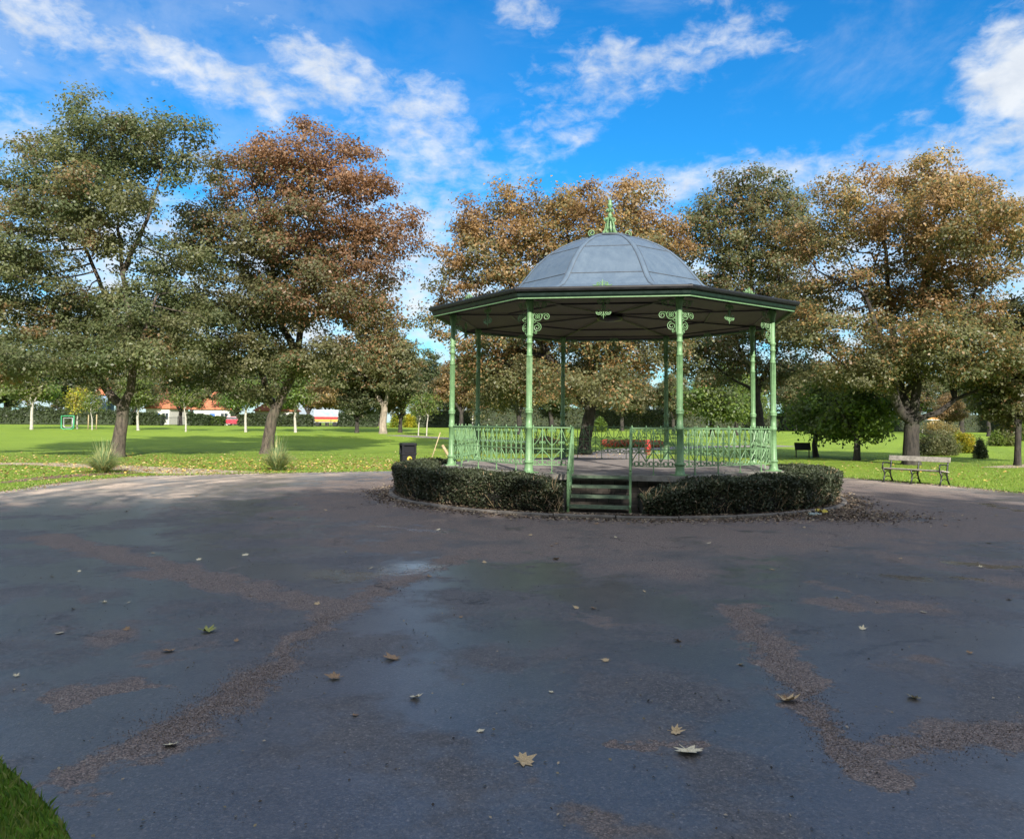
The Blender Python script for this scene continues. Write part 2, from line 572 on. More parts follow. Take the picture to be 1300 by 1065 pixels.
# wetness: smooth asphalt holds a film of water
pud = mx(seg_mask([hit(440, 731), hit(525, 722)], .55), seg_mask([hit(520, 673), hit(575, 676)], .16),
         seg_mask([hit(1215, 716), hit(1290, 722)], .25), seg_mask([hit(1130, 733), hit(1240, 738)], .3),
         seg_mask([hit(470, 668), hit(505, 671)], .1), seg_mask([hit(1250, 640), hit(1290, 648)], .25))
wn = t.noise(pos, .75, 7, .62)
wet = t.ss(t.math('ADD', wn, t.math('MULTIPLY', grit, -.22)), .40, .54)
rough = t.math('MULTIPLY_ADD', wet, -.26, .60)
rough = t.math('MULTIPLY_ADD', grit, .18, rough)
rough = t.math('MULTIPLY_ADD', sand, .25, rough, clamp=True)
pudm = t.math('MULTIPLY', pud, t.ss(n_m, .36, .56, .2, .95))
mixr = t.new('ShaderNodeMix', data_type='FLOAT')
t.put(mixr.inputs[0], pudm); t.put(mixr.inputs[2], rough); mixr.inputs[3].default_value = .16
t.put(b.inputs['Roughness'], mixr.outputs[0])
col = t.mix(t.math('MULTIPLY', wet, .55), col, t.mix(1, col, (.62, .62, .64), 'MULTIPLY'))
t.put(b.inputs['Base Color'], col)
b.inputs['IOR'].default_value = 1.5
t.put(b.inputs['Coat Weight'], t.math('MULTIPLY', wet, t.math('MULTIPLY_ADD', grit, -.60, .72)))
b.inputs['Coat Roughness'].default_value = .36
b.inputs['Coat IOR'].default_value = 1.5
hgt = t.math('ADD', t.math('MULTIPLY', t.math('SUBTRACT', 1, stone_d), t.math('MULTIPLY_ADD', grit, 1.1, .16)), t.math('MULTIPLY', t.noise(pos, 45, 5, .7), .5))
bp = t.new('ShaderNodeBump'); bp.inputs['Distance'].default_value = .006
t.put(bp.inputs['Height'], hgt)
t.put(bp.inputs['Strength'], t.math('MULTIPLY_ADD', pudm, -.72, .8))
t.put(b.inputs['Normal'], bp.outputs[0])
cbp = t.new('ShaderNodeBump'); cbp.inputs['Distance'].default_value = .004; cbp.inputs['Strength'].default_value = .25
t.put(cbp.inputs['Height'], hgt); t.put(b.inputs['Coat Normal'], cbp.outputs[0])
M['tarmac'] = m

def flat_sheet(name, pts, z, mt):
    import bmesh
    bm = bmesh.new()
    vs = [bm.verts.new((p.x, p.y, z + terrain(p.x, p.y))) for p in pts]
    f = bm.faces.new(vs)
    bmesh.ops.triangulate(bm, faces=[f])
    bmesh.ops.recalc_face_normals(bm, faces=bm.faces)
    if sum(f.normal.z * f.calc_area() for f in bm.faces) < 0: bmesh.ops.reverse_faces(bm, faces=bm.faces)
    me = bpy.data.meshes.new(name); bm.to_mesh(me); bm.free()
    return tag(link(name, me, None, mt), kind='structure')
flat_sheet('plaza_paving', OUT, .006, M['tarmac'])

m, t, b = mat('sandy_path')
p = t.geo(); n = t.noise(p, 2.5, 8, .7)
t.put(b.inputs['Base Color'], t.mix(t.ss(n, .3, .7), (.24, .18, .13), (.40, .32, .24))); b.inputs['Roughness'].default_value = .95
t.put(b.inputs['Normal'], t.bump(t.noise(p, 50, 4), .5, .01))
M['sand'] = m
def strip(name, pxs, w, z, mt):
    P = [hit(*p) for p in pxs]
    L, R = [], []
    for i, p in enumerate(P):
        d = (P[min(i + 1, len(P) - 1)] - P[max(i - 1, 0)]); d.z = 0; d.normalize()
        s = Vector((-d.y, d.x, 0))
        ww = w[i] if isinstance(w, (list, tuple)) else w
        L.append(p + s * ww); R.append(p - s * ww)
    vs = L + R[::-1]
    return flat_sheet(name, vs, z, mt)
strip('dirt_path', [(-160, 589), (-60, 588), (60, 589), (150, 593), (230, 598), (300, 602.5)], [.7, .7, .75, .9, 1.2, 1.3], .0035, M['sand'])
strip('far_path', [(1262, 593.5), (1330, 590), (1420, 588)], [.5, .8, .9], .004, M['sand'])
strip('rear_path', [(760, 590), (770, 580), (800, 570.5), (900, 567), (1000, 566)], [2.2, 2.0, 1.6, 1.5, 1.5], .004, M['floor'])
strip('gate_path', [(500, 552.5), (560, 556), (620, 559), (700, 562)], [1.2, 1.2, 1.2, 1.2], .004, M['floor'])
m, t, b = mat('bark_mulch')
p = t.geo(); n = t.noise(p, 12, 8, .75)
c_ = t.mix(t.ss(n, .3, .7), (.07, .035, .028), (.23, .125, .10))
t.put(b.inputs['Base Color'], c_); b.inputs['Roughness'].default_value = .95
t.put(b.inputs['Normal'], t.bump(n, 1, .05))
M['mulch'] = m
strip('mulch_bed', [(0, 613), (60, 606.5), (110, 602.5), (175, 600)], [.18, .42, .5, .25], .005, M['mulch'])

# planting bed inside the kerb
m, t, b = mat('bed_soil')
p = t.geo(); n = t.noise(p, 14, 8, .75)
t.put(b.inputs['Base Color'], t.mix(t.ss(n, .3, .7), (.018, .014, .011), (.075, .055, .04))); b.inputs['Roughness'].default_value = .95
t.put(b.inputs['Normal'], t.bump(n, 1, .04))
M['soil'] = m
KR = 5.42
mb = MB()
NK = 96
ring = []
for k in range(NK):
    a = 2 * pi * k / NK
    ring.append((math.cos(a), math.sin(a)))
vs = [(BX + c * r, BY + s_ * r, .045) for r in (3.3, KR - .1) for c, s_ in ring]
mb.add(vs, [(k, (k + 1) % NK, NK + (k + 1) % NK, NK + k)[::-1] for k in range(NK)])
tag(mb.build('planting_bed', M['soil']), kind='structure')
mb = MB()
prof = [(KR - .1, 0.0), (KR - .1, .05), (KR - .085, .062), (KR - .015, .062), (KR, .05), (KR, 0.0)]
nst = 30
for k in range(nst):      # kerb stones with open joints
    aa = [2 * pi * (k + .012 + (1 - .024) * j / 3) / nst for j in range(4)]
    dz = rnd.uniform(-.012, .008); dr = rnd.uniform(-.012, .012)
    vs = [(BX + (r + dr) * math.cos(a), BY + (r + dr) * math.sin(a), max(0, z + (dz if z > 0 else 0))) for a in aa for r, z in prof]
    n6 = len(prof); fs = []
    for j in range(3):
        for i in range(n6 - 1):
            fs.append((j * n6 + i, j * n6 + i + 1, (j + 1) * n6 + i + 1, (j + 1) * n6 + i))
    fs += [tuple(range(n6))[::-1], tuple(3 * n6 + i for i in range(n6))]
    mb.add(vs, fs)
tag(mb.build('bed_kerb', M['kerb']), kind='structure')

# ------------------------------------------------------------------ bandstand
FL = .69          # floor height
RC = 3.975        # columns stand on this circle
band = empty('bandstand', (BX, BY, 0), BZ_ROT, 'octagonal iron bandstand with pale green columns and a grey dome roof', 'bandstand')
c8 = math.cos(pi / 8)
def octa(r, off=pi / 8):
    return [(r * math.sin(off + k * pi / 4), -r * math.cos(off + k * pi / 4)) for k in range(8)]
def octring(mb, prof, inner=False):
    """prof: (circumradius, z) swept round the octagon, corners at the columns"""
    vs = []
    for r, z in prof:
        vs += [(x, y, z) for x, y in octa(r)]
    fs = []
    for i in range(len(prof) - 1):
        for k in range(8):
            k2 = (k + 1) % 8
            fs.append((i * 8 + k, i * 8 + k2, (i + 1) * 8 + k2, (i + 1) * 8 + k))
    mb.add(vs, fs)
mb = MB(); octring(mb, [(4.02, 0.0), (4.02, FL - .115)])
mb.build('plinth', M['plinth'], band)
mb = MB()
for k in range(8):                   # coping stones, three to a side
    A, Bp = octa(1)[k], octa(1)[(k + 1) % 8]
    for j in range(3):
        u0, u1 = j / 3 + (.002 if j else .001), (j + 1) / 3 - (.002 if j < 2 else .001)
        q = lambda u, r: ((A[0] + (Bp[0] - A[0]) * u) * r, (A[1] + (Bp[1] - A[1]) * u) * r)
        ro, ri_ = 4.24 + rnd.uniform(-.008, .008), 3.55
        mb.prism([q(u0, ri_), q(u1, ri_), q(u1, ro), q(u0, ro)][::-1], FL - .11, FL + rnd.uniform(-.003, .003))
mb.build('coping', M['stone'], band)
mb = MB(); mb.prism(octa(3.549), FL - .1, FL - .008); mb.build('floor', M['floor'], band)

# column: profile above the floor
CT = 4.30
colprof = [(.125, 0), (.125, .02), (.10, .03), (.09, .10), (.082, .17), (.084, .2), (.098, .205), (.098, .235), (.084, .24), (.075, .26),
           (.073, .60), (.073, .90), (.086, .905), (.086, .96), (.073, .965), (.071, 1.22), (.088, 1.225), (.088, 1.25), (.078, 1.262), (.094, 1.275), (.094, 1.30), (.076, 1.31),
           (.064, 1.35), (.060, 2.39), (.074, 2.395), (.074, 2.425), (.060, 2.43), (.060, 2.66), (.072, 2.665), (.072, 2.70), (.060, 2.705), (.060, 2.80), (.080, 2.815), (.080, 2.85), (.060, 2.87),
           (.058, 3.30), (.07, 3.42), (.095, 3.5), (.095, CT + .04 - FL)]
mb = MB()
mb.lathe([(r * (.9 if z > .3 else 1), z + FL) for r, z in colprof], 20)
mb.box((0, 0, FL + .011), (.30, .30, .022), bev=.004)
for k in range(10):      # reeding on the shaft
    a = 2 * pi * k / 10
    mb.tube([(.0535 * math.cos(a), .0535 * math.sin(a), FL + 1.36), (.0535 * math.cos(a), .0535 * math.sin(a), FL + 2.38)], .009, 4)
col_me = mb.mesh('column')

def spiral(cx, cz, r0, r1, a0, turns, n=26):
    return [(cx + (r0 + (r1 - r0) * i / n) * math.cos(a0 + turns * 2 * pi * i / n), 0,
             cz + (r0 + (r1 - r0) * i / n) * math.sin(a0 + turns * 2 * pi * i / n)) for i in range(n + 1)]
# bracket in the x-z plane, column at x = 0, reaching to +x
mb = MB(); rb = .0085
z0 = FL + 2.87
mb.tube([(.066, 0, z0), (.066, 0, FL + 3.56)], .012, 5)
mb.tube(spiral(.165, z0 + .355, .095, .085, pi, 1.0), rb, 5)                    # big ring
for k in range(4):
    a = pi / 4 + k * pi / 2
    mb.tube([(.165 + .035 * math.cos(a) + .022 * math.cos(q), 0, z0 + .355 + .035 * math.sin(a) + .022 * math.sin(q)) for q in [2 * pi * j / 7 for j in range(8)]], .008, 4)
mb.tube(spiral(.345, z0 + .345, .075, .02, pi * .75, -1.5), rb, 5)               # outer scroll
mb.tube([(.26, 0, z0 + .355), (.285, 0, z0 + .44), (.30, 0, z0 + .455)], rb, 4)
mb.tube(spiral(.158, z0 + .125, .092, .02, pi * .5, -1.75), rb, 5)               # lower scroll
mb.tube(spiral(.10, z0 + .245, .035, .02, 0, 1.0, 10), .008, 4)
mb.tube(spiral(.13, z0 + .015, .03, .012, pi * .3, 1.2, 14), .008, 4)
# scroll frieze right under the eave
mb.tube(spiral(.15, z0 + .585, .06, .015, pi, -1.5), .01, 4)
mb.tube(spiral(.30, z0 + .585, .06, .015, 0, 1.5), .01, 4)
mb.tube([(.06, 0, z0 + .655), (.42, 0, z0 + .655)], .009, 4)
mb.tube([(.2, 0, z0 + .53), (.225, 0, z0 + .49), (.25, 0, z0 + .53)], .009, 4)
br_me = mb.mesh('bracket')
for k in range(8):
    x, y = octa(RC)[k]
    o = link('column', col_me, band, M['green'])
    o.location = (x, y, 0); o.rotation_euler = (0, 0, pi / 8 + k * pi / 4)
    for sgn in (1, -1):
        q = link('bracket', br_me, o, M['green'])
        # along the side to each neighbour
        q.rotation_euler = (0, 0, pi / 8 if sgn > 0 else pi - pi / 8)

# railing panel along x at y = -apothem
AP = RC * c8
def arcpts(fn, n=10):
    return [fn(i / n) for i in range(n + 1)]
def railing_mesh(x0, x1, name):
    mb = MB()
    y = -AP
    zt, zm, zb = FL + .93, FL + .50, FL + .165
    L = x1 - x0
    mb.box(((x0 + x1) / 2, y, zt), (L, .045, .022), bev=.006)
    mb.box(((x0 + x1) / 2, y, zm), (L, .026, .016))
    mb.box(((x0 + x1) / 2, y, zb), (L, .03, .016))
    nb = max(2, round(L / .345))
    w = L / nb
    for i in range(nb + 1):
        xa = x0 + i * w
        xa = min(max(xa, x0 + .008), x1 - .008)
        mb.box((xa, y, (zt + zb) / 2), (.020, .020, zt - zb - .02))
        mb.lathe([(.012, zt + .012), (.016, zt + .03), (.002, zt + .062)], 6, (xa, y))
        if i < nb:
            xc = x0 + (i + .5) * w
            mb.box((xc, y, (zt + zb) / 2), (.018, .018, zt - zb - .02))
            mb.lathe([(.004, zm + .20), (.02, zm + .23), (.004, zm + .27)], 6, (xc, y))
            h = w / 2
            for s in (-1, 1):
                T = Matrix.Translation((xc, y, 0)) @ Matrix.Diagonal((s, 1, 1, 1))
                # lower half: inverted V with a ring each side
                mb.tube([(0, 0, zm - .02), (h * .55, 0, zm - .13), (h - .008, 0, zb + .10)], .0105, 4, T)
                mb.tube(spiral(.052, zb + .055, .043, .043, 0, 1, 12), .0095, 4, T)
                mb.tube(spiral(h - .042, zb + .05, .034, .012, pi * .5, 1.3, 14), .008, 4, T)
                # upper half: pointed arch and curls under the top rail
                mb.tube(arcpts(lambda u: (h * (1 - u) * (1 - .35 * math.sin(pi * u)) , 0, zm + .06 + (zt - zm - .1) * u), 8), .009, 4, T)
                mb.tube(spiral(h - .046, zt - .065, .038, .012, pi * .2, 1.4, 14), .0085, 4, T)
                mb.tube(spiral(.04, zm + .12, .03, .01, pi, -1.3, 12), .008, 4, T)
    nf = max(1, round(L / .72))
    for i in range(nf):
        xf = x0 + L * (i + .5) / nf
        mb.box((xf, y, FL + .079), (.02, .02, .156))
        mb.box((xf, y, FL + .006), (.07, .05, .012))
    return mb.mesh(name)
half = RC * math.sin(pi / 8)
full = railing_mesh(-half + .085, half - .085, 'railing')
for k in range(1, 8):
    o = link('railing', full, band, M['green'])
    o.rotation_euler = (0, 0, k * pi / 4)
ST = -.03      # the stair is set a little off the middle
link('railing', railing_mesh(-half + .085, ST - .62, 'railing_half'), band, M['green'])
link('railing', railing_mesh(ST + .60, half - .085, 'railing_half'), band, M['green'])

# steps
M['tread'] = paint('worn_tread', (.105, .15, .095), .6, .3, 14, dirt=(.16, .155, .135), dirt_amt=.8)
steps = empty('steps'); steps.parent = band
yf = -RC * c8 - .17
rise, going = FL / 4, .235
SW = .57
for i in range(4):
    z = FL - i * rise - .012
    yy = yf - .02 - i * going
    mb = MB()
    mb.box((ST, yy - going / 2 + .02, z - .006), (2 * SW - .03, going, .014))
    mb.box((ST, yy - going + .024, z - .028), (2 * SW - .03, .012, .045), bev=.004)
    for j in range(40):      # tread nosing studs
        mb.box((ST - SW + .04 + j * (2 * SW - .08) / 39, yy - going + .03, z + .003), (.012, .028, .006))
    mb.build('tread', M['tread'], steps)
yb = yf - .05 - 3 * going - .19
for s in (-1, 1):
    mb = MB()
    x = ST + s * (SW + .012)
    zt0, zt1 = FL + .93, FL + .12
    mb.box((x, yf + .10, FL + .465), (.045, .045, .93), bev=.006)                       # upper post
    mb.box((x, yb, zt1 / 2), (.045, .045, zt1), bev=.006)                               # foot post
    mb.tube([(x, yf + .10, zt0 + .01), (x, yf - .02, zt0 - .05), (x, yb, zt1 + .02)], .024, 8)
    mb.tube([(x, yf + .10, zt0 - .33), (x, yb, zt1 - .27)], .016, 6)
    mb.tube([(x, yf + .10, zt0 - .62), (x, yb, zt1 - .5)], .016, 6)
    # stringer
    A, Bq = Vector((x, yf, FL - .06)), Vector((x, yb, .12))
    d = Bq - A
    Mx = Matrix.Translation((A + Bq) / 2) @ Matrix.Rotation(math.atan2(d.z, d.y), 4, 'X')
    mb.box((0, 0, 0), (.03, d.length + .1, .14), Mx, bev=.005)
    for q in (.3, .62):
        z = zt0 + (zt1 - zt0) * q
        yq = yf + .10 + (yb - yf - .10) * q
        mb.box((x, yq, z - .27), (.026, .026, .52))
    mb.build('handrail', M['green'], steps)

# roof
mb = MB(); octring(mb, [(4.42, 4.236), (4.42, 4.214), (4.445, 4.21), (4.455, 4.214), (4.455, 4.233), (4.44, 4.237)])
mb.build('eave_moulding', M['green'], band)
mb = MB(); octring(mb, [(4.40, 4.287), (4.415, 4.25), (4.42, 4.2375), (4.445, 4.239), (4.475, 4.27), (4.49, 4.33), (4.48, 4.34)])
mb.build('eave_board', M['green_dark'], band)
mb = MB(); octring(mb, [(4.47, 4.335), (4.51, 4.337), (4.555, 4.355), (4.57, 4.395), (4.57, 4.425), (4.54, 4.435), (4.49, 4.436), (4.46, 4.43)])
mb.build('gutter', M['fascia'], band)
mb = MB()
octring(mb, [(4.40, 4.285), (4.299, 4.295), (3.975, 4.31), (2.0, 4.40), (.01, 4.46)][::-1])
mb.build('ceiling', M['ceiling'], band)
for k in range(8):        # radial beams and two ring beams under the boards
    mb = MB()
    x, y = octa(1)[k]
    mb.tube([(x * .25, y * .25, 4.425), (x * 4.25, y * 4.25, 4.275)], .018, 4)
    mb.build('beam', M['black_metal'], band)
mb = MB()
for r, z in ((2.6, 4.355), (RC, 4.30)):
    mb.tube([(p[0] * r, p[1] * r, z) for p in octa(1)], .018, 4, closed=True)
mb.lathe([(.05, 4.26), (.3, 4.3), (.34, 4.42)], 16)
mb.build('ring_beam', M['black_metal'], band)
DP = [(4.50, 4.42), (3.9, 4.50), (3.3, 4.59), (2.9, 4.68), (2.6, 4.81), (2.4, 4.98), (2.22, 5.20), (2.05, 5.42), (1.86, 5.63), (1.62, 5.84), (1.32, 6.04), (1.0, 6.20), (.70, 6.31), (.46, 6.37), (.30, 6.39)]
mb = MB(); octring(mb, DP)
mb.add([(x, y, 6.39) for x, y in octa(.30)], [tuple(range(8))])
dome = mb.build('dome', M['dome'], band)
for k in range(8):        # rounded rolls over the hips
    mb = MB()
    x, y = octa(1)[k]
    tx, ty = -y, x
    L_, R_ = [], []
    vs, fs = [], []
    for r, z in DP[0:-1]:
        wv_ = .045 + .02 * (r / 3)
        for off, dz in ((-1, .008), (-.8, .022), (0, .032), (.8, .022), (1, .008)):
            vs.append((x * r + tx * off * wv_ - x * abs(off) * wv_ * .35, y * r + ty * off * wv_ - y * abs(off) * wv_ * .35, z + dz * 1.0))
    m_ = len(DP[0:-1])
    for i in range(m_ - 1):
        for j in range(4):
            fs.append((i * 5 + j, i * 5 + j + 1, (i + 1) * 5 + j + 1, (i + 1) * 5 + j))
    mb.add(vs, fs, True)
    mb.build('rib', M['dome'], dome)
mb = MB()
def dome_z(r):
    for (ra, za), (rb_, zb_) in zip(DP[:-1], DP[1:]):
        if rb_ <= r <= ra: return za + (zb_ - za) * (ra - r) / (ra - rb_)
for r in (2.30, 1.60):
    for k in range(8):
        A, Bp = octa(r)[k], octa(r)[(k + 1) % 8]
        A, Bp = Vector((*A, dome_z(r) + .004)), Vector((*Bp, dome_z(r) + .004))
        mb.tube([A.lerp(Bp, .04), A.lerp(Bp, .96)], .012, 5)
for k in range(8):
    x, y = octa(1)[k]
    for s in (-1, 1):
        mb.tube([(x * r - s * y * (.05 + .02 * r / 3) - x * .02, y * r + s * x * (.05 + .02 * r / 3) - y * .02, z + .004) for r, z in DP[0:-1]], .008, 4)
mb.build('seam', M['seam'], dome)
mb = MB(); mb.lathe([(.56, 6.34), (.60, 6.365), (.55, 6.395), (.2, 6.42), (.05, 6.44)], 24); mb.build('cap', M['seam'], dome)

# finial: stacked scrolls round a stem
fin = MB()
zf = 6.41
fin.lathe([(.10, zf), (.085, zf + .03), (.05, zf + .07), (.045, zf + .2), (.075, zf + .24), (.045, zf + .28), (.035, zf + .52), (.07, zf + .56), (.035, zf + .60), (.03, zf + .74), (.06, zf + .79), (.075, zf + .83), (.035, zf + .87), (.05, zf + .91), (.004, zf + .99)], 12)
for k in range(8):
    R = Matrix.Rotation(k * pi / 4 + .2, 4, 'Z')
    big = k % 2 == 0
    if big:
        fin.tube(spiral(.46, zf + .10, .095, .02, -pi * .5, 1.5), .013, 5, R)
        fin.tube([(.10, 0, zf + .12), (.2, 0, zf + .02), (.32, 0, zf + .0), (.46, 0, zf + .005)], .014, 5, R)
    fin.tube([(.10, 0, zf + .06), (.14, 0, zf + .14), (.10, 0, zf + .34), (.06, 0, zf + .50)], .016, 5, R)
    fin.tube(spiral(.13, zf + .12, .05, .015, pi * .5, -1.5, 18), .014, 5, R)
    fin.tube(spiral(.105, zf + .44, .052, .015, pi, -1.5, 18), .012, 5, R)
    fin.tube(spiral(.07, zf + .68, .038, .012, pi, -1.5, 16), .012, 5, R)
fin.build('finial', M['green'], band)
# a small cresting on each gutter edge, a pendant under each
mb = MB()
for s in (-1, 1):
    T = Matrix.Diagonal((s, 1, 1, 1))
    mb.tube(spiral(.10, .055, .045, .015, -pi * .5, 1.4, 14), .011, 4, T)
    mb.tube([(0, 0, .02), (.05, 0, .03), (.1, 0, .01), (.2, 0, .015), (.24, 0, .03)], .011, 4, T)
    mb.tube([(0, 0, .03), (.03, 0, .09), (.055, 0, .12)], .010, 4, T)
mb.tube([(0, 0, 0), (0, 0, .13), (0, 0, .17)], [.012, .014, .003], 5)
cr_me = mb.mesh('cresting')
mb = MB()
for s in (-1, 1):
    T = Matrix.Diagonal((s, 1, 1, 1))
    mb.tube(spiral(.075, -.085, .06, .016, pi, -1.5, 18), .011, 5, T)
    mb.tube(spiral(.10, -.30, .065, .018, pi, 1.5, 18), .011, 5, T)
    mb.tube([(.01, 0, -.13), (.045, 0, -.2), (.02, 0, -.27)], .010, 4, T)
    mb.tube([(0, 0, -.33), (.04, 0, -.38), (.055, 0, -.36)], .009, 4, T)
mb.tube([(0, 0, .0), (0, 0, -.36), (0, 0, -.44)], [.014, .012, .004], 5)
pd_me = mb.mesh('pendant')
for k in range(8):
    o = link('cresting', cr_me, band, M['green']); o.scale = (.8, .8, .8)
    a = k * pi / 4
    r = 4.55 * c8
    o.location = (r * math.sin(a), -r * math.cos(a), 4.43); o.rotation_euler = (0, 0, a)
    o = link('pendant', pd_me, band, M['green'])
    r = 4.0 * c8
    o.location = (r * math.sin(a), -r * math.cos(a), 4.285); o.rotation_euler = (0, 0, a)

# ------------------------------------------------------------------ leaves
def leaf_quads(P, size, rng, flat=.55, droop=.25, aspect=.75, bias=None):
    """P (n,3) -> vertices of one kinked leaf (two triangles as a quad) for each"""
    n = len(P)
    nz = rng.normal(0, flat, (n, 3)); nz[:, 2] = np.abs(nz[:, 2]) + 1.0 * (1 - flat) + .15
    if bias is not None: nz = rng.normal(0, .42, (n, 3)) + bias
    nz /= np.linalg.norm(nz, axis=1)[:, None]
    a = rng.normal(0, 1, (n, 3)); a[:, 2] -= droop
    u = a - nz * (a * nz).sum(1)[:, None]
    u /= np.linalg.norm(u, axis=1)[:, None] + 1e-9
    v = np.cross(nz, u)
    s = size * rng.uniform(.6, 1.35, n)[:, None]
    V = np.empty((n, 4, 3))
    V[:, 0] = P - u * s * .5
    V[:, 1] = P + v * s * .5 * aspect + nz * s * .12
    V[:, 2] = P + u * s * .6 - nz * s * .06
    V[:, 3] = P - v * s * .5 * aspect + nz * s * .12
    return V.reshape(-1, 3)

def quads_mesh(name, V, tint):
    return fast_mesh(name, V, 4, np.arange(len(V)), tint)

# ------------------------------------------------------------------ trees
def grow(nodes, parents, A, step, dinf, dkill, iters, rng, fresh=None):
    pos = [np.array(p, float) for p in nodes]
    par = list(parents)
    alive = np.ones(len(A), bool)
    P = np.array(pos)
    D = np.linalg.norm(A[:, None] - P[None], axis=2)
    near = D.argmin(1); nd = D.min(1)
    kids = {}
    for it in range(iters):
        act = np.where(alive & (nd < dinf))[0]
        if len(act) == 0:
            act = np.where(alive)[0]
            if len(act) == 0: break
        dirs = A[act] - P[near[act]]
        dirs /= np.linalg.norm(dirs, axis=1)[:, None] + 1e-9
        acc = {}
        S = np.zeros((len(P), 3)); np.add.at(S, near[act], dirs)
        src = np.unique(near[act])
        new = []
        for i in src:
            d = S[i] + rng.normal(0, .22, 3)
            d[2] += .05
            l = np.linalg.norm(d)
            if l < 1e-6: continue
            if len(kids.get(i, ())) >= 4: continue
            q = P[i] + d / l * step * rng.uniform(.8, 1.2)
            if any(np.linalg.norm(q - P[j]) < step * .35 for j in kids.get(i, ())): continue
            new.append((i, q))
        if not new: break
        base = len(P)
        Q = np.array([q for _, q in new])
        for j, (i, q) in enumerate(new):
            par.append(int(i)); kids.setdefault(int(i), []).append(base + j)
        P = np.vstack([P, Q])
        al = np.where(alive)[0]
        for c0 in range(0, len(al), 4000):
            ix = al[c0:c0 + 4000]
            d = np.linalg.norm(A[ix][:, None] - Q[None], axis=2)
            dm = d.min(1); da = d.argmin(1)
            bt = dm < nd[ix]
            near[ix[bt]] = base + da[bt]; nd[ix[bt]] = dm[bt]
        alive &= nd > dkill
    return P, np.array(par)

def limb_mesh(P, par, base_r, tip_r=.012, expo=2.3, flare=True, name='trunk', hint=()):
    n = len(P)
    w = np.zeros(n)
    ch = [[] for _ in range(n)]
    for i in range(n):
        if par[i] >= 0: ch[par[i]].append(i)
    order = []
    st = [0]
    while st:
        i = st.pop(); order.append(i); st.extend(ch[i])
    for i in reversed(order):
        w[i] = 1.0 if not ch[i] else sum(w[c] for c in ch[i])
    rad = w ** (1 / expo)
    k = math.log(base_r / tip_r) / math.log(max(1.5, rad[0]))
    rad = tip_r * rad ** k
    for j, h_ in enumerate(hint): rad[j] = max(min(rad[j], h_ * 1.05), h_)
    V, Fq = [], []
    nv = 0
    starts = [(0, None)]
    while starts:
        i, p = starts.pop()
        chain = [i]
        while ch[chain[-1]]:
            cs = sorted(ch[chain[-1]], key=lambda c: -w[c])
            for c in cs[1:]: starts.append((c, chain[-1]))
            chain.append(cs[0])
        pts = [P[c] for c in chain]; rs = [rad[c] for c in chain]
        if p is not None:
            pts = [P[p]] + pts; rs = [min(rs[0] * 1.15, rad[p])] + rs
        if len(pts) < 2: continue
        ns = 12 if rs[0] > .2 else (8 if rs[0] > .09 else (5 if rs[0] > .03 else 3))
        pts = np.array(pts); T = np.gradient(pts, axis=0)
        T /= np.linalg.norm(T, axis=1)[:, None] + 1e-9
        nrm = np.array([1.0, 0.2, 0.1])
        for j in range(len(pts)):
            nrm = nrm - T[j] * nrm.dot(T[j]); nrm /= np.linalg.norm(nrm) + 1e-9
            bn = np.cross(T[j], nrm)
            an = np.arange(ns) * 2 * pi / ns
            r = rs[j]
            rr = np.full(ns, r)
            if p is None and flare:
                z = pts[j][2] - P[0][2]
                rr = r * (1 + .38 * math.exp(-z / .28) * (1 + .35 * np.cos(an * 5 + 1.0)) + .05 * np.cos(an * 3 + z * 1.4))
            V.append(pts[j] + np.cos(an)[:, None] * rr[:, None] * nrm + np.sin(an)[:, None] * rr[:, None] * bn)
        for j in range(len(pts) - 1):
            a = nv + j * ns; b_ = a + ns
            k_ = np.arange(ns); k2 = (k_ + 1) % ns
            Fq.append(np.stack([a + k_, a + k2, b_ + k2, b_ + k_], 1))
        nv += ns * len(pts)
    return fast_mesh(name, np.vstack(V), 4, np.vstack(Fq), None, True), w, rad

PAL = {'green': (.092, .116, .050), 'deep': (.056, .080, .036), 'olive': (.158, .152, .074), 'brown': (.245, .155, .078), 'rust': (.285, .170, .092),
       'gold': (.32, .225, .082), 'lime': (.13, .18, .03), 'yellow': (.40, .35, .03), 'fresh': (.095, .16, .038)}

def clumps_in(ells, n, rng, shell=.45):
    """clump centres spread through a union of ellipsoids (cx,cy,cz,rx,ry,rz)"""
    E_ = np.array(ells, float)
    vol = E_[:, 3] * E_[:, 4] * E_[:, 5]
    out = []
    pick = rng.choice(len(E_), n, p=vol / vol.sum())
    d = rng.normal(0, 1, (n, 3)); d /= np.linalg.norm(d, axis=1)[:, None]
    r = rng.uniform(0, 1, n) ** shell
    return E_[pick, :3] + d * r[:, None] * E_[pick, 3:] * .92, pick

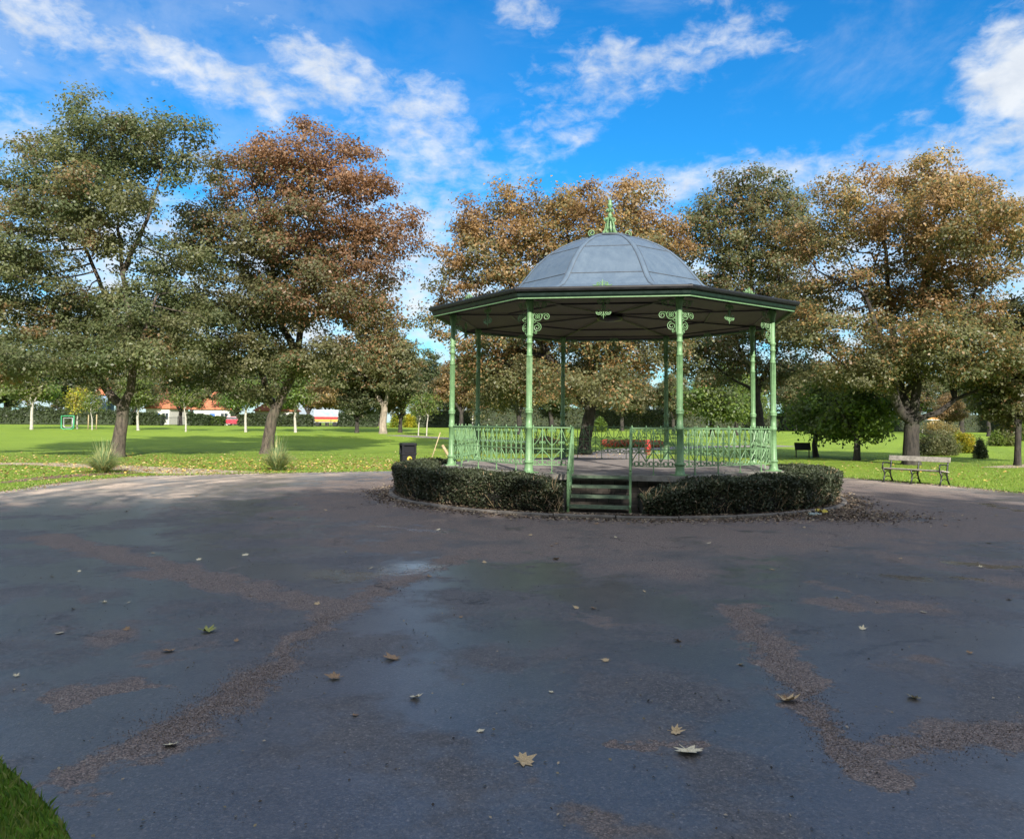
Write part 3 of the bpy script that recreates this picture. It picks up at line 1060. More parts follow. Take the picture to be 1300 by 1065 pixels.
def build_tree(seeds, ells, base_r, rng, n_clump=150, per=26, leaves=30000, leaf=.17, tint=None, step=.45, clump_r=.95, sub=None, spread=.34, name='tree', flare=True, tip=.012, flat=.55):
    """seeds: list of polylines (local coordinates); the first starts at the root, later ones at their nearest node"""
    nodes, par, hint = [], [], []
    for ns_, pl in enumerate(seeds):
        first = len(nodes)
        if not nodes:
            prev = -1
            s0 = 0
        else:
            d = [np.linalg.norm(np.array(pl[0]) - np.array(q)) for q in nodes]
            prev = int(np.argmin(d)); s0 = 1
        pts = [np.array(p, float) for p in pl]
        if s0 == 0:
            nodes.append(pts[0]); par.append(-1); prev = 0
        cur = np.array(nodes[prev])
        for q in pts[1:]:
            dist = np.linalg.norm(q - cur); k = max(1, int(dist / .4))
            for j in range(1, k + 1):
                nodes.append(cur + (q - cur) * j / k + (rng.normal(0, .02, 3) if len(nodes) > 3 else 0)); par.append(prev); prev = len(nodes) - 1
            cur = np.array(q)
        k_ = len(nodes) - first
        h0, h1 = (1.0, .86) if ns_ == 0 else ((.64, .2) if ns_ < 4 else (.42, .14))
        hint += [base_r * (h0 + (h1 - h0) * (j / max(1, k_ - 1))) for j in range(k_)]
    cc, pick = clumps_in(ells, n_clump, rng)
    cr = clump_r * rng.uniform(.65, 1.25, n_clump)
    A = (cc[:, None] + rng.normal(0, 1, (n_clump, per, 3)) * np.array([.55, .55, .3]) * cr[:, None, None]).reshape(-1, 3)
    zmin = 1.1 if not sub else sub
    A = A[A[:, 2] > zmin]
    P, par = grow(nodes, par, A, step, step * 7, step * 1.15, 90, rng)
    trunk, w, rad = limb_mesh(P, par, base_r, tip, flare=flare, hint=hint)
    # leaves on the thin twigs
    thin = np.where((w <= 5) & (np.arange(len(P)) >= len(nodes)))[0]
    per_n = leaves / max(1, len(thin))
    cnt = rng.poisson(per_n * rng.uniform(.35, 1.65, len(thin)))
    idx = np.repeat(thin, cnt)
    LP = P[idx] + rng.normal(0, 1, (len(idx), 3)) * np.array([spread, spread, spread * .55])
    # tint goes by clump, then by leaf
    cl = np.empty(len(LP), int)
    for c0 in range(0, len(LP), 5000):
        cl[c0:c0 + 5000] = np.linalg.norm(LP[c0:c0 + 5000, None] - cc[None], axis=2).argmin(1)
    cj = rng.uniform(0, 1, n_clump)
    col = tint(LP, cj[cl], rng) * rng.uniform(.72, 1.3, (len(LP), 1)) * (.85 + .3 * rng.uniform(0, 1, n_clump)[cl])[:, None]
    ow = LP - cc[cl]; ow /= np.linalg.norm(ow, axis=1)[:, None] + .15
    bias = ow * .75 + np.array([0, 0, .5])
    V = leaf_quads(LP, leaf, rng, flat, bias=bias)
    return trunk, quads_mesh('crown', V, col)

def mixcol(a, b, f):
    a, b = np.array(PAL[a]), np.array(PAL[b])
    return a[None] * (1 - f[:, None]) + b[None] * f[:, None]
def tint_simple(a, b, c, pc=.25):
    def fn(P, cj, rng):
        f = np.clip(cj + rng.normal(0, .22, len(P)), 0, 1)
        col = mixcol(a, b, f)
        k = rng.uniform(0, 1, len(P)) < pc
        col[k] = np.array(PAL[c])
        return col
    return fn

def px_tree(name, label, cat, base, width, seeds_px, lobes_px, bark, tint, leaves, n_clump, rng_seed, leaf=.17, depth=.85, group=None, clump_r=.95, per=26, step=.45, dmul=1.0, flat=.55, spread=.34):
    """a tree whose size comes from the photograph; it stands on the ground under its trunk"""
    b0 = hit(*base)
    d = b0.y
    rng = np.random.default_rng(rng_seed)
    sc = F / d
    def loc(px, py, dep=0.0):
        q = at(px, py, d)
        return (q.x - b0.x, dep, q.z - b0.z)
    seeds = []
    for pl in seeds_px:
        seeds.append([loc(*p) for p in pl])
    s0 = seeds[0]
    s0[0] = (0, 0, -.12)
    ells = []
    for lb in lobes_px:
        q = loc(lb[0], lb[1])
        rx, rz = lb[2] / sc, lb[3] / sc
        ry = max(rx, rz) * depth
        yo = rng.uniform(-1, 1) * ry * .5 if len(lb) < 5 else lb[4]
        ells.append((q[0], yo, q[2], rx, ry, rz))
    allx = np.array([[e[0], e[1], e[2]] for e in ells])
    lo, hi = allx.min(0), allx.max(0)
    tr, cr = build_tree(seeds, ells, width / sc / 2, rng, n_clump, per, leaves, leaf, tint(lo, hi) if tint.__name__ == 'span' else tint, step, clump_r, flat=flat, spread=spread)
    root = empty(name, b0, 0, label, cat, group)
    link('trunk', tr, root, bark); link('crown', cr, root, M['leaf'])
    return root

def tint_T1(P, cj, rng):
    f = np.clip(cj * .8 + rng.normal(0, .2, len(P)), 0, 1)
    col = mixcol('green', 'olive', f)
    k = (cj > .9) & (rng.uniform(0, 1, len(P)) < .5)
    col[k] = np.array(PAL['brown']) * .75
    return col
def span_T2():
    def span(lo, hi):
        def fn(P, cj, rng):
            u = (P[:, 0] - lo[0]) / (hi[0] - lo[0]); v = (P[:, 2] - lo[2]) / (hi[2] - lo[2])
            g = 1.06 - 1.15 * v - .75 * (u - .35) + .65 * (cj - .5)
            g = np.clip(g * 1.6, 0, 1)
            f = np.clip(cj + rng.normal(0, .25, len(P)), 0, 1)
            br = mixcol('brown', 'rust', f); gr = mixcol('green', 'olive', f)
            pickg = rng.uniform(0, 1, len(P)) < g
            col = br * .97; col[pickg] = gr[pickg]
            return col
        return fn
    return span
def span_brown(gold=.25, greenness=.5, top=.9):
    def span(lo, hi):
        def fn(P, cj, rng):
            v = (P[:, 2] - lo[2]) / (hi[2] - lo[2])
            g = np.clip(greenness + (.6 - v * top) + .9 * (cj - .55), 0, 1)
            f = np.clip(cj + rng.normal(0, .25, len(P)), 0, 1)
            br = mixcol('brown', 'gold', f * gold * 2); gr = mixcol('green', 'olive', f)
            pickg = rng.uniform(0, 1, len(P)) < g
            col = br; col[pickg] = gr[pickg]
            return col
        return fn
    return span

px_tree('sycamore_tree', 'tall olive green tree with a broad forked trunk, nearest the green goal frame', 'tree', (148, 580), 16,
        [[(148, 583), (151, 560), (155, 535), (156, 516)], [(156, 516), (140, 505, .2), (122, 486, .5), (100, 455, .8), (82, 420, 1)], [(156, 516), (170, 496, -.3), (176, 470, -.5), (172, 420, -.5), (160, 350, -.3), (150, 280, 0)],
         [(176, 470, -.5), (196, 430, -1), (215, 380, -1.2)], [(172, 440, -.4), (130, 390, .8), (95, 310, .9), (85, 220, .6)], [(160, 350, -.3), (190, 280, -.2), (205, 220, 0)]],
        [(55, 240, 70, 75), (140, 195, 85, 62), (85, 158, 38, 42), (200, 185, 50, 46), (238, 172, 30, 34), (95, 190, 60, 50), (30, 330, 80, 70), (165, 270, 80, 60), (120, 395, 135, 48), (50, 430, 95, 40), (200, 435, 70, 42), (60, 300, 60, 60), (235, 400, 45, 45), (120, 450, 110, 24), (-20, 400, 60, 70), (80, 468, 85, 18, -3.0), (215, 462, 62, 18, -2.0), (215, 330, 50, 46), (10, 470, 60, 24)],
        M['bark'], tint_T1, 125000, 340, 21, leaf=.13, clump_r=.84, spread=.30)
px_tree('sycamore_tree', 'tall rusty brown tree with a leaning trunk, its lower boughs still green', 'tree', (338, 576), 14.5,
        [[(337, 579), (341, 555), (346, 530), (350, 520)], [(350, 520), (362, 500, -.2), (374, 478, -.3), (378, 450, -.2), (384, 400, 0), (390, 330, 0), (395, 240, 0)], [(350, 520), (338, 505, .4), (330, 480, .6), (318, 440, .8), (300, 390, 1)],
         [(378, 450, -.2), (350, 410, 1), (340, 340, 1), (335, 270, 0)], [(384, 420, 0), (420, 390, -1), (455, 350, -1)], [(378, 460, -.2), (410, 455, .8), (440, 448, 1)]],
        [(372, 212, 62, 48), (395, 172, 26, 22), (430, 240, 58, 55), (320, 235, 52, 46), (375, 310, 100, 56), (465, 320, 50, 42), (283, 300, 48, 50), (300, 390, 75, 48), (415, 385, 90, 46), (270, 450, 46, 30), (470, 385, 38, 32), (330, 455, 60, 28), (420, 445, 60, 26), (258, 290, 36, 46), (256, 372, 42, 44), (300, 215, 38, 32), (450, 215, 34, 38), (488, 300, 30, 44), (494, 352, 28, 36), (285, 480, 55, 18, -2.5), (400, 470, 50, 18, -2.0)],
        M['bark'], span_T2(), 115000, 300, 22, leaf=.14, clump_r=.9, spread=.31)
px_tree('sycamore_tree', 'wide russet and gold tree spreading behind the bandstand dome', 'tree', (742, 577), 16,
        [[(742, 580), (742, 560), (748, 530), (756, 500)], [(756, 500), (770, 470, .5), (790, 430, 1), (800, 360, 1)], [(750, 515), (715, 480, -.5), (680, 430, -1), (650, 370, -1), (625, 300, -.5)], [(756, 500), (750, 440, 1), (735, 360, 1), (720, 290, .5)],
         [(700, 455, -1), (640, 440, .5), (590, 420, 1)], [(790, 430, 1), (840, 400, -1), (865, 350, -1)]],
        [(615, 282, 52, 40), (675, 262, 56, 32), (590, 345, 50, 44), (740, 262, 66, 30), (810, 275, 55, 36), (565, 395, 40, 40), (640, 360, 60, 44), (720, 400, 100, 56), (620, 450, 70, 36), (790, 450, 80, 40), (848, 310, 36, 40), (700, 480, 90, 24), (760, 330, 80, 50), (670, 312, 70, 36), (610, 320, 40, 36), (700, 300, 60, 30), (745, 498, 75, 18, -3.5), (650, 500, 50, 16), (560, 450, 30, 36)],
        M['bark_dark'], span_brown(.35, .30, .8), 105000, 260, 23, leaf=.15, clump_r=1.0, spread=.31)
px_tree('lime_tree', 'dark green tree behind the bandstand, between the russet tree and the golden one', 'tree', (966, 577), 11,
        [[(966, 580), (965, 550), (962, 515), (958, 480)], [(958, 480), (940, 440, .5), (925, 380, 1), (920, 310, .5)], [(960, 500), (980, 450, -.5), (985, 380, -.8), (980, 300, -.5)], [(958, 480), (960, 400, .6), (955, 300, .6)], [(960, 500), (920, 480, -1), (895, 460, -1)]],
        [(930, 258, 52, 38), (985, 262, 48, 38), (895, 300, 36, 42), (960, 325, 78, 46), (900, 385, 48, 46), (985, 400, 58, 46), (935, 455, 66, 32), (890, 455, 40, 34), (1000, 470, 40, 30)],
        M['bark_dark'], tint_simple('green', 'olive', 'brown', .12), 66000, 170, 24, leaf=.15, clump_r=1.0, spread=.31)
px_tree('sycamore_tree', 'big golden brown tree with many spreading limbs, right behind the wooden bench', 'tree', (1157, 590), 19,
        [[(1156, 593), (1156, 570), (1157, 545), (1158, 535)], [(1158, 535), (1140, 524, -.3), (1129, 508, -.5), (1126, 480, -.6), (1110, 440, -.8), (1085, 380, -1)], [(1156, 538), (1150, 500, .4), (1148, 460, .6), (1140, 390, .8), (1130, 310, .4)],
         [(1158, 535), (1163, 500, 0), (1166, 450, 0), (1175, 370, 0), (1180, 280, 0)], [(1158, 536), (1185, 524, -.4), (1204, 508, -.5), (1222, 500, -.6), (1245, 492, -.7)], [(1204, 508, -.5), (1212, 485, .2), (1225, 440, .4), (1245, 380, .4)], [(1150, 500, .4), (1185, 455, -1), (1210, 400, -1.2)], [(1126, 490, -.6), (1090, 470, .6), (1055, 440, 1)]],
        [(1150, 235, 72, 30), (1222, 258, 55, 34), (1080, 258, 52, 34), (1050, 305, 46, 34), (1160, 305, 115, 48), (1248, 325, 50, 48), (1075, 375, 75, 46), (1200, 385, 95, 50), (1150, 445, 115, 38), (1035, 420, 44, 36), (1250, 430, 55, 40), (1085, 470, 66, 26), (1270, 290, 26, 28), (1190, 458, 70, 20), (1090, 486, 55, 15, -2.0), (1240, 466, 55, 16, -2.0)],
        M['bark_dark'], span_brown(.42, .36, .8), 115000, 280, 25, leaf=.118, clump_r=.9, spread=.26)
px_tree('sycamore_tree', 'dark green tree at the edge of the park, past the shrubs beside the golden tree', 'tree', (1292, 591), 7.5,
        [[(1292, 594), (1292, 570), (1293, 545), (1295, 520)], [(1295, 520), (1310, 460, .3), (1318, 400, .5), (1320, 330, .5)], [(1293, 540), (1275, 505, -.4), (1262, 470, -.6)], [(1295, 520), (1335, 480, -.6), (1360, 420, -.6)]],
        [(1345, 410, 50, 45), (1296, 462, 46, 34), (1268, 500, 34, 24), (1340, 480, 60, 40), (1312, 420, 24, 30), (1254, 485, 26, 24), (1290, 515, 36, 14)],
        M['bark_dark'], tint_simple('green', 'olive', 'brown', .04), 34000, 110, 26, leaf=.155, spread=.27)

# generic trees for the park edge: a few kinds, each copied with its parts
def generic(seed, H, W, trunk_h, base_r, tint, leaves, n_clump, leaf, fork=3, clump_r=.9, step=.5, bark=None):
    rng = np.random.default_rng(seed)
    seeds = [[(0, 0, -.15), (rng.normal(0, .06), rng.normal(0, .06), trunk_h * .6), (rng.normal(0, .1), 0, trunk_h)]]
    for k in range(fork):
        a = 2 * pi * k / fork + rng.uniform(0, 1)
        r = W * .22
        seeds.append([seeds[0][-1], (r * .5 * math.cos(a), r * .5 * math.sin(a), trunk_h + (H - trunk_h) * .22), (r * math.cos(a), r * math.sin(a), trunk_h + (H - trunk_h) * .5)])
    ells = []
    for k in range(9):
        a = rng.uniform(0, 2 * pi); q = rng.uniform(.1, 1)
        z = trunk_h + (H - trunk_h) * (.12 + .7 * q)
        rr = W * .27 * (1.1 - .75 * q) * rng.uniform(.6, 1.1)
        ells.append((rr * math.cos(a), rr * math.sin(a), z, W * .25 * (1.15 - .45 * q), W * .25 * (1.15 - .45 * q), (H - trunk_h) * .2))
    tr, cr = build_tree(seeds, ells, base_r, rng, n_clump, 22, leaves, leaf, tint, step, clump_r, sub=trunk_h * .75)
    return tr, cr, bark or M['bark_dark']
G = {
    'broad': generic(41, 11.5, 11, 2.4, .32, tint_simple('green', 'olive', 'brown', .12), 16000, 130, .27),
    'russet': generic(42, 10.5, 10, 2.2, .30, tint_simple('olive', 'brown', 'gold', .2), 16000, 130, .26),
    'dark': generic(43, 12.5, 9.5, 2.0, .34, tint_simple('deep', 'green', 'olive', .15), 16000, 130, .27),
    'young': generic(44, 4.6, 3.4, 1.7, .09, tint_simple('fresh', 'olive', 'lime', .25), 4200, 46, .17, clump_r=.5, step=.3, bark=M['stem']),
    'yellow': generic(45, 4.4, 2.2, 1.3, .06, tint_simple('lime', 'gold', 'yellow', .3), 1800, 26, .17, clump_r=.45, step=.3, bark=M['stem']),
    'orchard': generic(46, 4.9, 4.9, 1.15, .15, tint_simple('green', 'fresh', 'lime', .3), 9000, 70, .17, clump_r=.6, step=.3),
    'sapling': generic(47, 3.4, 1.9, 1.6, .05, tint_simple('olive', 'lime', 'fresh', .3), 1100, 22, .15, clump_r=.4, step=.3, bark=M['stem']),
}
def place(kind, name, label, p, scale=1.0, rz=None, group=None, sz=1.0):
    tr, cr, bk = G[kind]
    z = terrain(p[0], p[1])
    o = empty(name, (p[0], p[1], z), rnd.uniform(0, 6.28) if rz is None else rz, label, 'tree', group)
    o.scale = (scale, scale, scale * sz)
    link('trunk', tr, o, bk); link('crown', cr, o, M['leaf'])
    return o
def fp(px, dist):
    q = at(px, 540, dist)
    return (q.x, q.y)

# small trees on the open lawn past the bandstand
place('orchard', 'small_tree', 'small round-headed green tree next to the black lectern sign', hit(1036, 580.5), .95, 1.0, 'small trees on the far lawn')
place('orchard', 'small_tree', 'small round-headed green tree between the lectern sign and the bench tree', hit(1088, 585), 1.0, 2.6, 'small trees on the far lawn')
# young trees in front of the far hedge
for px, py, k, s, lab in [(40, 545.3, 'young', 1.5, 'young tree with a whitish stem beside the green goal frame'), (175.5, 546.4, 'young', 1.3, 'young bright green tree with a white stem just past the forked trunk'),
                          (236, 548, 'sapling', 1.45, 'thin yellowish sapling before the orange roofed houses'), (312, 548.5, 'young', 1.35, 'young green tree with a white stem beside the red parked car'),
                          (375.5, 549, 'young', 1.45, 'young dark green tree beside the banner gate'), (531, 553, 'sapling', 1.15, 'bare-stemmed bronze sapling beside the gnarled trunk'), (541.5, 553.5, 'sapling', 1.2, 'pale-stemmed sapling closest to the leaning stake'),
                          (98, 544.4, 'yellow', 1.15, 'slim tree turned bright yellow above the dark hedge')]:
    place(k, 'young_tree', lab, hit(px, py), s, None, 'young trees by the far hedge')
st = empty('staked_sapling', hit(117, 545.4), 0, 'sapling held between two pale stakes by the far hedge', 'tree', 'young trees by the far hedge')
tr, cr, bk = G['sapling']
link('trunk', tr, st, bk).scale = (1.1, 1.1, 1.1); link('crown', cr, st, M['leaf']).scale = (1.1, 1.1, 1.1)
for s in (-1, 1):
    mb = MB(); mb.tube([(s * .42, 0, -.05), (s * .42, 0, 1.55)], .05, 7); mb.build('stake', M['stake_pale'], st)

# the old pollard with the pale gnarled trunk
px_tree('old_tree', 'old gnarled tree with a pale flared trunk and a brown crown', 'tree', (486, 550.5), 9,
        [[(486, 553), (486, 540), (487, 528), (488, 518)], [(488, 518), (480, 505, .3), (473, 492, .5), (468, 470, .5)], [(488, 518), (492, 505, -.3), (498, 480, -.4)]],
        [(470, 440, 46, 26), (440, 455, 30, 26), (500, 450, 28, 30), (470, 470, 52, 22), (480, 415, 30, 20), (440, 480, 26, 16), (512, 480, 18, 20)],
        M['bark_pale'], span_brown(.2, .45, .6), 22000, 150, 31, leaf=.26, clump_r=1.3, step=.6)
for px, py, k, s, lab in [(453, 549.5, 'dark', .62, 'dark green tree with a mossy trunk beside the gnarled old tree'), (508, 549.0, 'broad', .66, 'green tree with a broad trunk right behind the gnarled old tree')]:
    place(k, 'park_tree', lab, hit(px, py), s, None, 'trees along the park edge')

# trees along the far edge of the park
far = [(-60, 118, 'dark', 1.15, 'dark evergreen-looking tree filling the edge of the park, next to the pale young tree'), (10, 124, 'dark', 1.05, 'dark tree behind the hedge, next to the green goal frame'), (85, 128, 'dark', 1.25, 'dark tree with a leaning trunk rising over the hedge'),
       (170, 135, 'broad', 1.0, 'broad green tree behind the forked sycamore trunk'), (229, 116, 'broad', .85, 'dark-stemmed tree between the two orange roofs'), (300, 138, 'dark', .95, 'dark tree past the orange roofed house'),
       (350, 125, 'broad', .85, 'broad tree behind the leaning brown trunk'), (415, 140, 'russet', 1.0, 'brownish tree above the banner gate'), (545, 128, 'dark', 1.1, 'dark tree behind the two bare saplings'),
       (585, 110, 'russet', 1.0, 'gold-tinged tree behind the bandstand, beside its first column'), (659, 82, 'russet', .95, 'gold-tinged tree with a thick straight trunk seen through the bandstand'), (700, 125, 'dark', 1.0, 'dark tree seen through the bandstand, next to the russet trunk'),
       (790, 120, 'broad', .9, 'green tree seen through the bandstand above the flower bed'), (855, 118, 'broad', .8, 'green tree beyond the bandstand, past its back column'),
       (905, 85, 'orchard', 1.7, 'round light green tree behind the bandstand railing'), (935, 92, 'orchard', 1.6, 'second round light green tree behind the bandstand railing, close to the dark trunk'),
       (1010, 150, 'broad', .9, 'distant green tree over the open lawn, behind the lectern sign'), (1070, 155, 'russet', .85, 'distant brownish tree over the open lawn'), (1120, 140, 'broad', .85, 'distant green tree just past the bench tree trunk'),
       (1205, 120, 'russet', .62, 'distant gold tree over the small shelter roof'), (1255, 95, 'broad', .75, 'green tree behind the clipped shrubs'), (1320, 105, 'dark', 1.0, 'dark tree behind the tree at the park edge')]
for px, d, k, s, lab in far:
    place(k, 'park_tree', lab, fp(px, d), s, None, 'trees along the park edge')

g = np.random.default_rng(404)
for i in range(34):
    px = -120 + i * 46 + g.uniform(-16, 16)
    d = g.uniform(134, 175)
    place(('broad', 'dark', 'broad', 'russet')[i % 4], 'belt_tree', 'tree in the unbroken belt of trees beyond the park hedge', fp(px, d), g.uniform(1.0, 1.4), None, 'belt of trees beyond the park hedge')
# tall unseen trees added behind the photographer to lay shade over the paving
sh = []
for i, x in enumerate(range(-34, 50, 6)):
    sh.append((x + rnd.uniform(-1, 1), -12.5 + rnd.uniform(-1, 1), ('broad', 'dark', 'russet')[i % 3]))
    sh.append((x + 3 + rnd.uniform(-1, 1), -19.5 + rnd.uniform(-1, 1), ('dark', 'broad', 'dark')[i % 3]))
for x, y, k in sh:
    place(k, 'shade_tree', 'tall leafy tree, added unseen for its shade, in the row behind the near edge of the paving', (x, y), 1.40 if y > -16 else 1.62, None, 'unseen row of tall shade trees behind the near edge of the paving', 1.0)

# ------------------------------------------------------------------ hedges
def hedge(name, label, a0, a1, r0, r1, n, rng, slope=None):
    """an arc of clipped hedge round the bandstand, angles from the steps, anticlockwise seen from above"""
    def height(a): return .67 if slope is None else slope(a)
    na = max(8, int(abs(a1 - a0) / .05))
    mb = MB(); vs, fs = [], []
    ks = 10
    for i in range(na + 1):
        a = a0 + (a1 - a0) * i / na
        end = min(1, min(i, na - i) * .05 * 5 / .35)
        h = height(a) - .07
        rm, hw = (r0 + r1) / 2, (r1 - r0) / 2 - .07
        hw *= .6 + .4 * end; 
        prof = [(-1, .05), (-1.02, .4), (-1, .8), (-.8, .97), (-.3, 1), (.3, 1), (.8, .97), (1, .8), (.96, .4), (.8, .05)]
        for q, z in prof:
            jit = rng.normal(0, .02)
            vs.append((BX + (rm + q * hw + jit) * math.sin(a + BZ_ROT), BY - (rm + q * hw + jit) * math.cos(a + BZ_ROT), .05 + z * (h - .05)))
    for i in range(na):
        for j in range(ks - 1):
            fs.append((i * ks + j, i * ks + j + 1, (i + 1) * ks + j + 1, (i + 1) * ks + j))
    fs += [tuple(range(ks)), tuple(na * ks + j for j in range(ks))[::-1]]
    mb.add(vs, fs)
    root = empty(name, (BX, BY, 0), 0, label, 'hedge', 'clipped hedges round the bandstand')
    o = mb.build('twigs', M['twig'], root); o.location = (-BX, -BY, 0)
    # leaves over the shell: thick on top, thin near the foot
    u = rng.uniform(0, 1, n); a = a0 + (a1 - a0) * u
    hgt = np.array([height(x) for x in a])
    per = rng.uniform(0, 1, n)
    rm, hw = (r0 + r1) / 2, (r1 - r0) / 2
    top = per < .42; outer = (per >= .42) & (per < .85); inn = per >= .85
    q = np.where(top, rng.uniform(-1, 1, n), np.where(outer, 1.0, -1.0))
    zf_ = np.where(top, 1.0 - .10 * np.abs(q) ** 4, .10 + .9 * rng.uniform(0, 1, n) ** .62)
    lump = .02 * np.sin(a * 23 + 3 * zf_) + .018 * np.sin(a * 51 + 1.0) + .02 * np.sin(a * 9)
    under = np.where(outer, -.12 * (1 - zf_), 0)
    endf = np.clip(np.minimum(u, 1 - u) * abs(a1 - a0) * 5 / .35, 0, 1)
    R = rm + q * (hw * (.72 + .28 * endf)) + lump * np.where(top, 0, 1) + under + rng.normal(0, .035, n)
    Z = hgt * zf_ + np.where(top, lump, 0) + rng.normal(0, .022, n) - (1 - endf) * .06
    spr = rng.uniform(0, 1, n) < .05
    Z = Z + np.where(spr & top, rng.uniform(0, .07, n), 0)
    Pp = np.stack([R * np.sin(a + BZ_ROT), -R * np.cos(a + BZ_ROT), np.clip(Z, .07, 2)], 1)
    f = np.clip(rng.normal(.45, .3, n), 0, 1)
    col = mixcol('deep', 'green', f) * .52
    dead = (rng.uniform(0, 1, n) < np.where(outer, .13 * (1.2 - zf_), .015))
    col[dead] = np.array((.13, .10, .065))
    V = leaf_quads(Pp, .046, rng, .9, .1, .6)
    cm = quads_mesh('foliage', V, col * rng.uniform(.6, 1.35, (n, 1)))
    link('foliage', cm, root, M['hedge_leaf'])
    # twigs poking out at the foot
    tw = MB()
    for _ in range(int(n / 120)):
        aa = rng.uniform(min(a0, a1), max(a0, a1)) + BZ_ROT; z = rng.uniform(.06, .5); r = r1 - .16 + rng.uniform(-.04, .08)
        d = Vector((math.sin(aa), -math.cos(aa), 0)); s = Vector((math.cos(aa), math.sin(aa), 0))
        p0 = d * r + Vector((0, 0, z)); p1 = p0 + d * rng.uniform(.04, .13) + s * rng.uniform(-.15, .15) + Vector((0, 0, rng.uniform(.05, .28)))
        tw.tube([p0, (p0 + p1) / 2 + Vector(rng.normal(0, .015, 3)), p1], .0045, 3)
    tw.build('shoots', M['stake'], root)
    return root
rg = np.random.default_rng(5)
def slope_r(a):       # lower next to the steps
    return .38 + .285 * sstep((a - .17) / .24)
def slope_l(a):
    return .57 + .11 * sstep((-a - .13) / .2)
hedge('hedge', 'clipped dark hedge curving round the bandstand on the litter bin side of the steps', -.135, -1.9, 4.33, 5.27, 80000, rg, slope_l)
hedge('hedge', 'clipped dark hedge curving round the bandstand on the bench side of the steps', .155, 2.0, 4.33, 5.27, 80000, rg, slope_r)

# ------------------------------------------------------------------ bench
A, Bq = hit(1123, 611.5), hit(1203, 617)
mid = (A + Bq) / 2
ang = math.atan2(Bq.y - A.y, Bq.x - A.x)
bench = empty('park_bench', (mid.x, mid.y, 0.005), ang, 'weathered slatted bench with black iron legs at the edge of the paving', 'bench'); bench.scale = (.94, .94, .96)
BL = 1.95
for i in range(4):          # seat slats
    pass
mb = MB()
for i in range(4):
    mb.box((0, -.20 + i * .115, .44 + (.008 if i == 0 else 0) - i * .012), (BL, .098, .032), bev=.007)
mb.build('seat', M['wood'], bench)
mb = MB()
R = Matrix.Translation((0, .24, .68)) @ Matrix.Rotation(-.22, 4, 'X')
mb.box((0, 0, .085), (BL, .03, .16), R, bev=.008)
mb.build('backrest', M['wood'], bench)
for x in (-.9, 0, .9):
    mb = MB()
    mb.tube([(x, -.26, .0), (x, -.2, .14), (x, -.16, .28), (x, -.24, .41)], [.03, .022, .022, .028], 6)
    mb.tube([(x, .33, .0), (x, .22, .16), (x, .17, .30), (x, .19, .41), (x, .23, .58), (x, .285, .84)], [.03, .024, .024, .028, .024, .02], 6)
    mb.tube([(x, -.26, .40), (x, 0, .395), (x, .2, .375)], .024, 6)
    mb.tube([(x, -.17, .24), (x, -.05, .34), (x, .08, .34), (x, .18, .26)], .014, 5)
    mb.tube([(x, -.2, .14), (x, 0, .2), (x, .22, .15)], .014, 5)
    mb.box((x, -.26, .012), (.06, .1, .024)); mb.box((x, .33, .012), (.06, .1, .024))
    if x: mb.tube([(x, -.27, .41), (x, -.28, .56), (x, -.22, .63), (x, .0, .62), (x, .22, .60)], .02, 6)
    mb.build('leg', M['black_metal'], bench)

# ------------------------------------------------------------------ litter bin
bp_ = at(517.5, 591, 23.4)
lb = empty('litter_bin', (bp_.x, bp_.y, 0), math.radians(20), 'square black litter bin with a yellow round emblem', 'litter bin'); lb.scale = (.9, .9, 1.0)
mb = MB()
mb.box((0, 0, .38), (.46, .46, .72), bev=.025)
mb.box((0, 0, .76), (.50, .50, .05), bev=.012)
for sx in (-1, 1):
    for sy in (-1, 1):
        mb.box((sx * .205, sy * .205, .89), (.07, .07, .24), bev=.008)
mb.box((0, 0, .89), (.38, .38, .24))
mb.box((0, 0, 1.045), (.50, .50, .085), bev=.025)
mb.box((0, 0, .012), (.42, .42, .024))
mb.build('body', M['bin'], lb)
mb = MB()
R = Matrix.Translation((0.01, -.232, .61)) @ Matrix.Rotation(pi / 2, 4, 'X')
mb.lathe([(.085, 0), (.085, .006)], 20, M=R)
em = mb.build('emblem', M['yellow'], lb)
mb = MB()
R = Matrix.Translation((0.02, -.2385, .62)) @ Matrix.Rotation(pi / 2, 4, 'X')
mb.lathe([(.03, 0), (.03, .003)], 12, M=R)
mb.box((-.02, -.2385, .57), (.03, .003, .035))
mb.build('emblem_mark', M['bin'], em)
mb = MB(); mb.box((0.02, -.19, .80), (.3, .10, .012)); mb.build('ash_plate', M['twig'], lb)

# ------------------------------------------------------------------ lectern sign
q = hit(1019, 581)
sg = empty('lectern_sign', q, math.radians(-8), 'low black lectern sign on two legs out on the lawn', 'sign')
mb = MB(); mb.box((0, 0, .60), (.82, .05, .44), Matrix.Translation((0, 0, 0)) @ Matrix.Translation((0, 0, .6)) @ Matrix.Rotation(-.5, 4, 'X') @ Matrix.Translation((0, 0, -.6)), bev=.01)
mb.build('panel', M['black_metal'], sg)
for s in (-1, 1):
    mb = MB(); mb.box((s * .33, .01, .24), (.05, .05, .56)); mb.build('leg', M['black_metal'], sg)

# ------------------------------------------------------------------ leaning stakes beyond the hedge
p0, p1 = hit(546, 588), None
t1 = at(559, 549, p0.y)
mb = MB()
d = t1 - p0
mb.tube([p0 - d * .06, p0 + d * .5, t1], [.024, .022, .02], 7)
tag(mb.build('wooden_stake', M['stake_pale']), 'thin pale stake leaning away from the litter bin', 'stake')
p0 = hit(575, 588); t1 = at(561.5, 565, p0.y); d = t1 - p0
mb = MB(); mb.tube([p0 - d * .1, p0 + d * .5, t1], [.07, .065, .06], 7)
tag(mb.build('wooden_stake', M['stake']), 'short thick brown stake tilting beside the first bandstand column', 'stake')

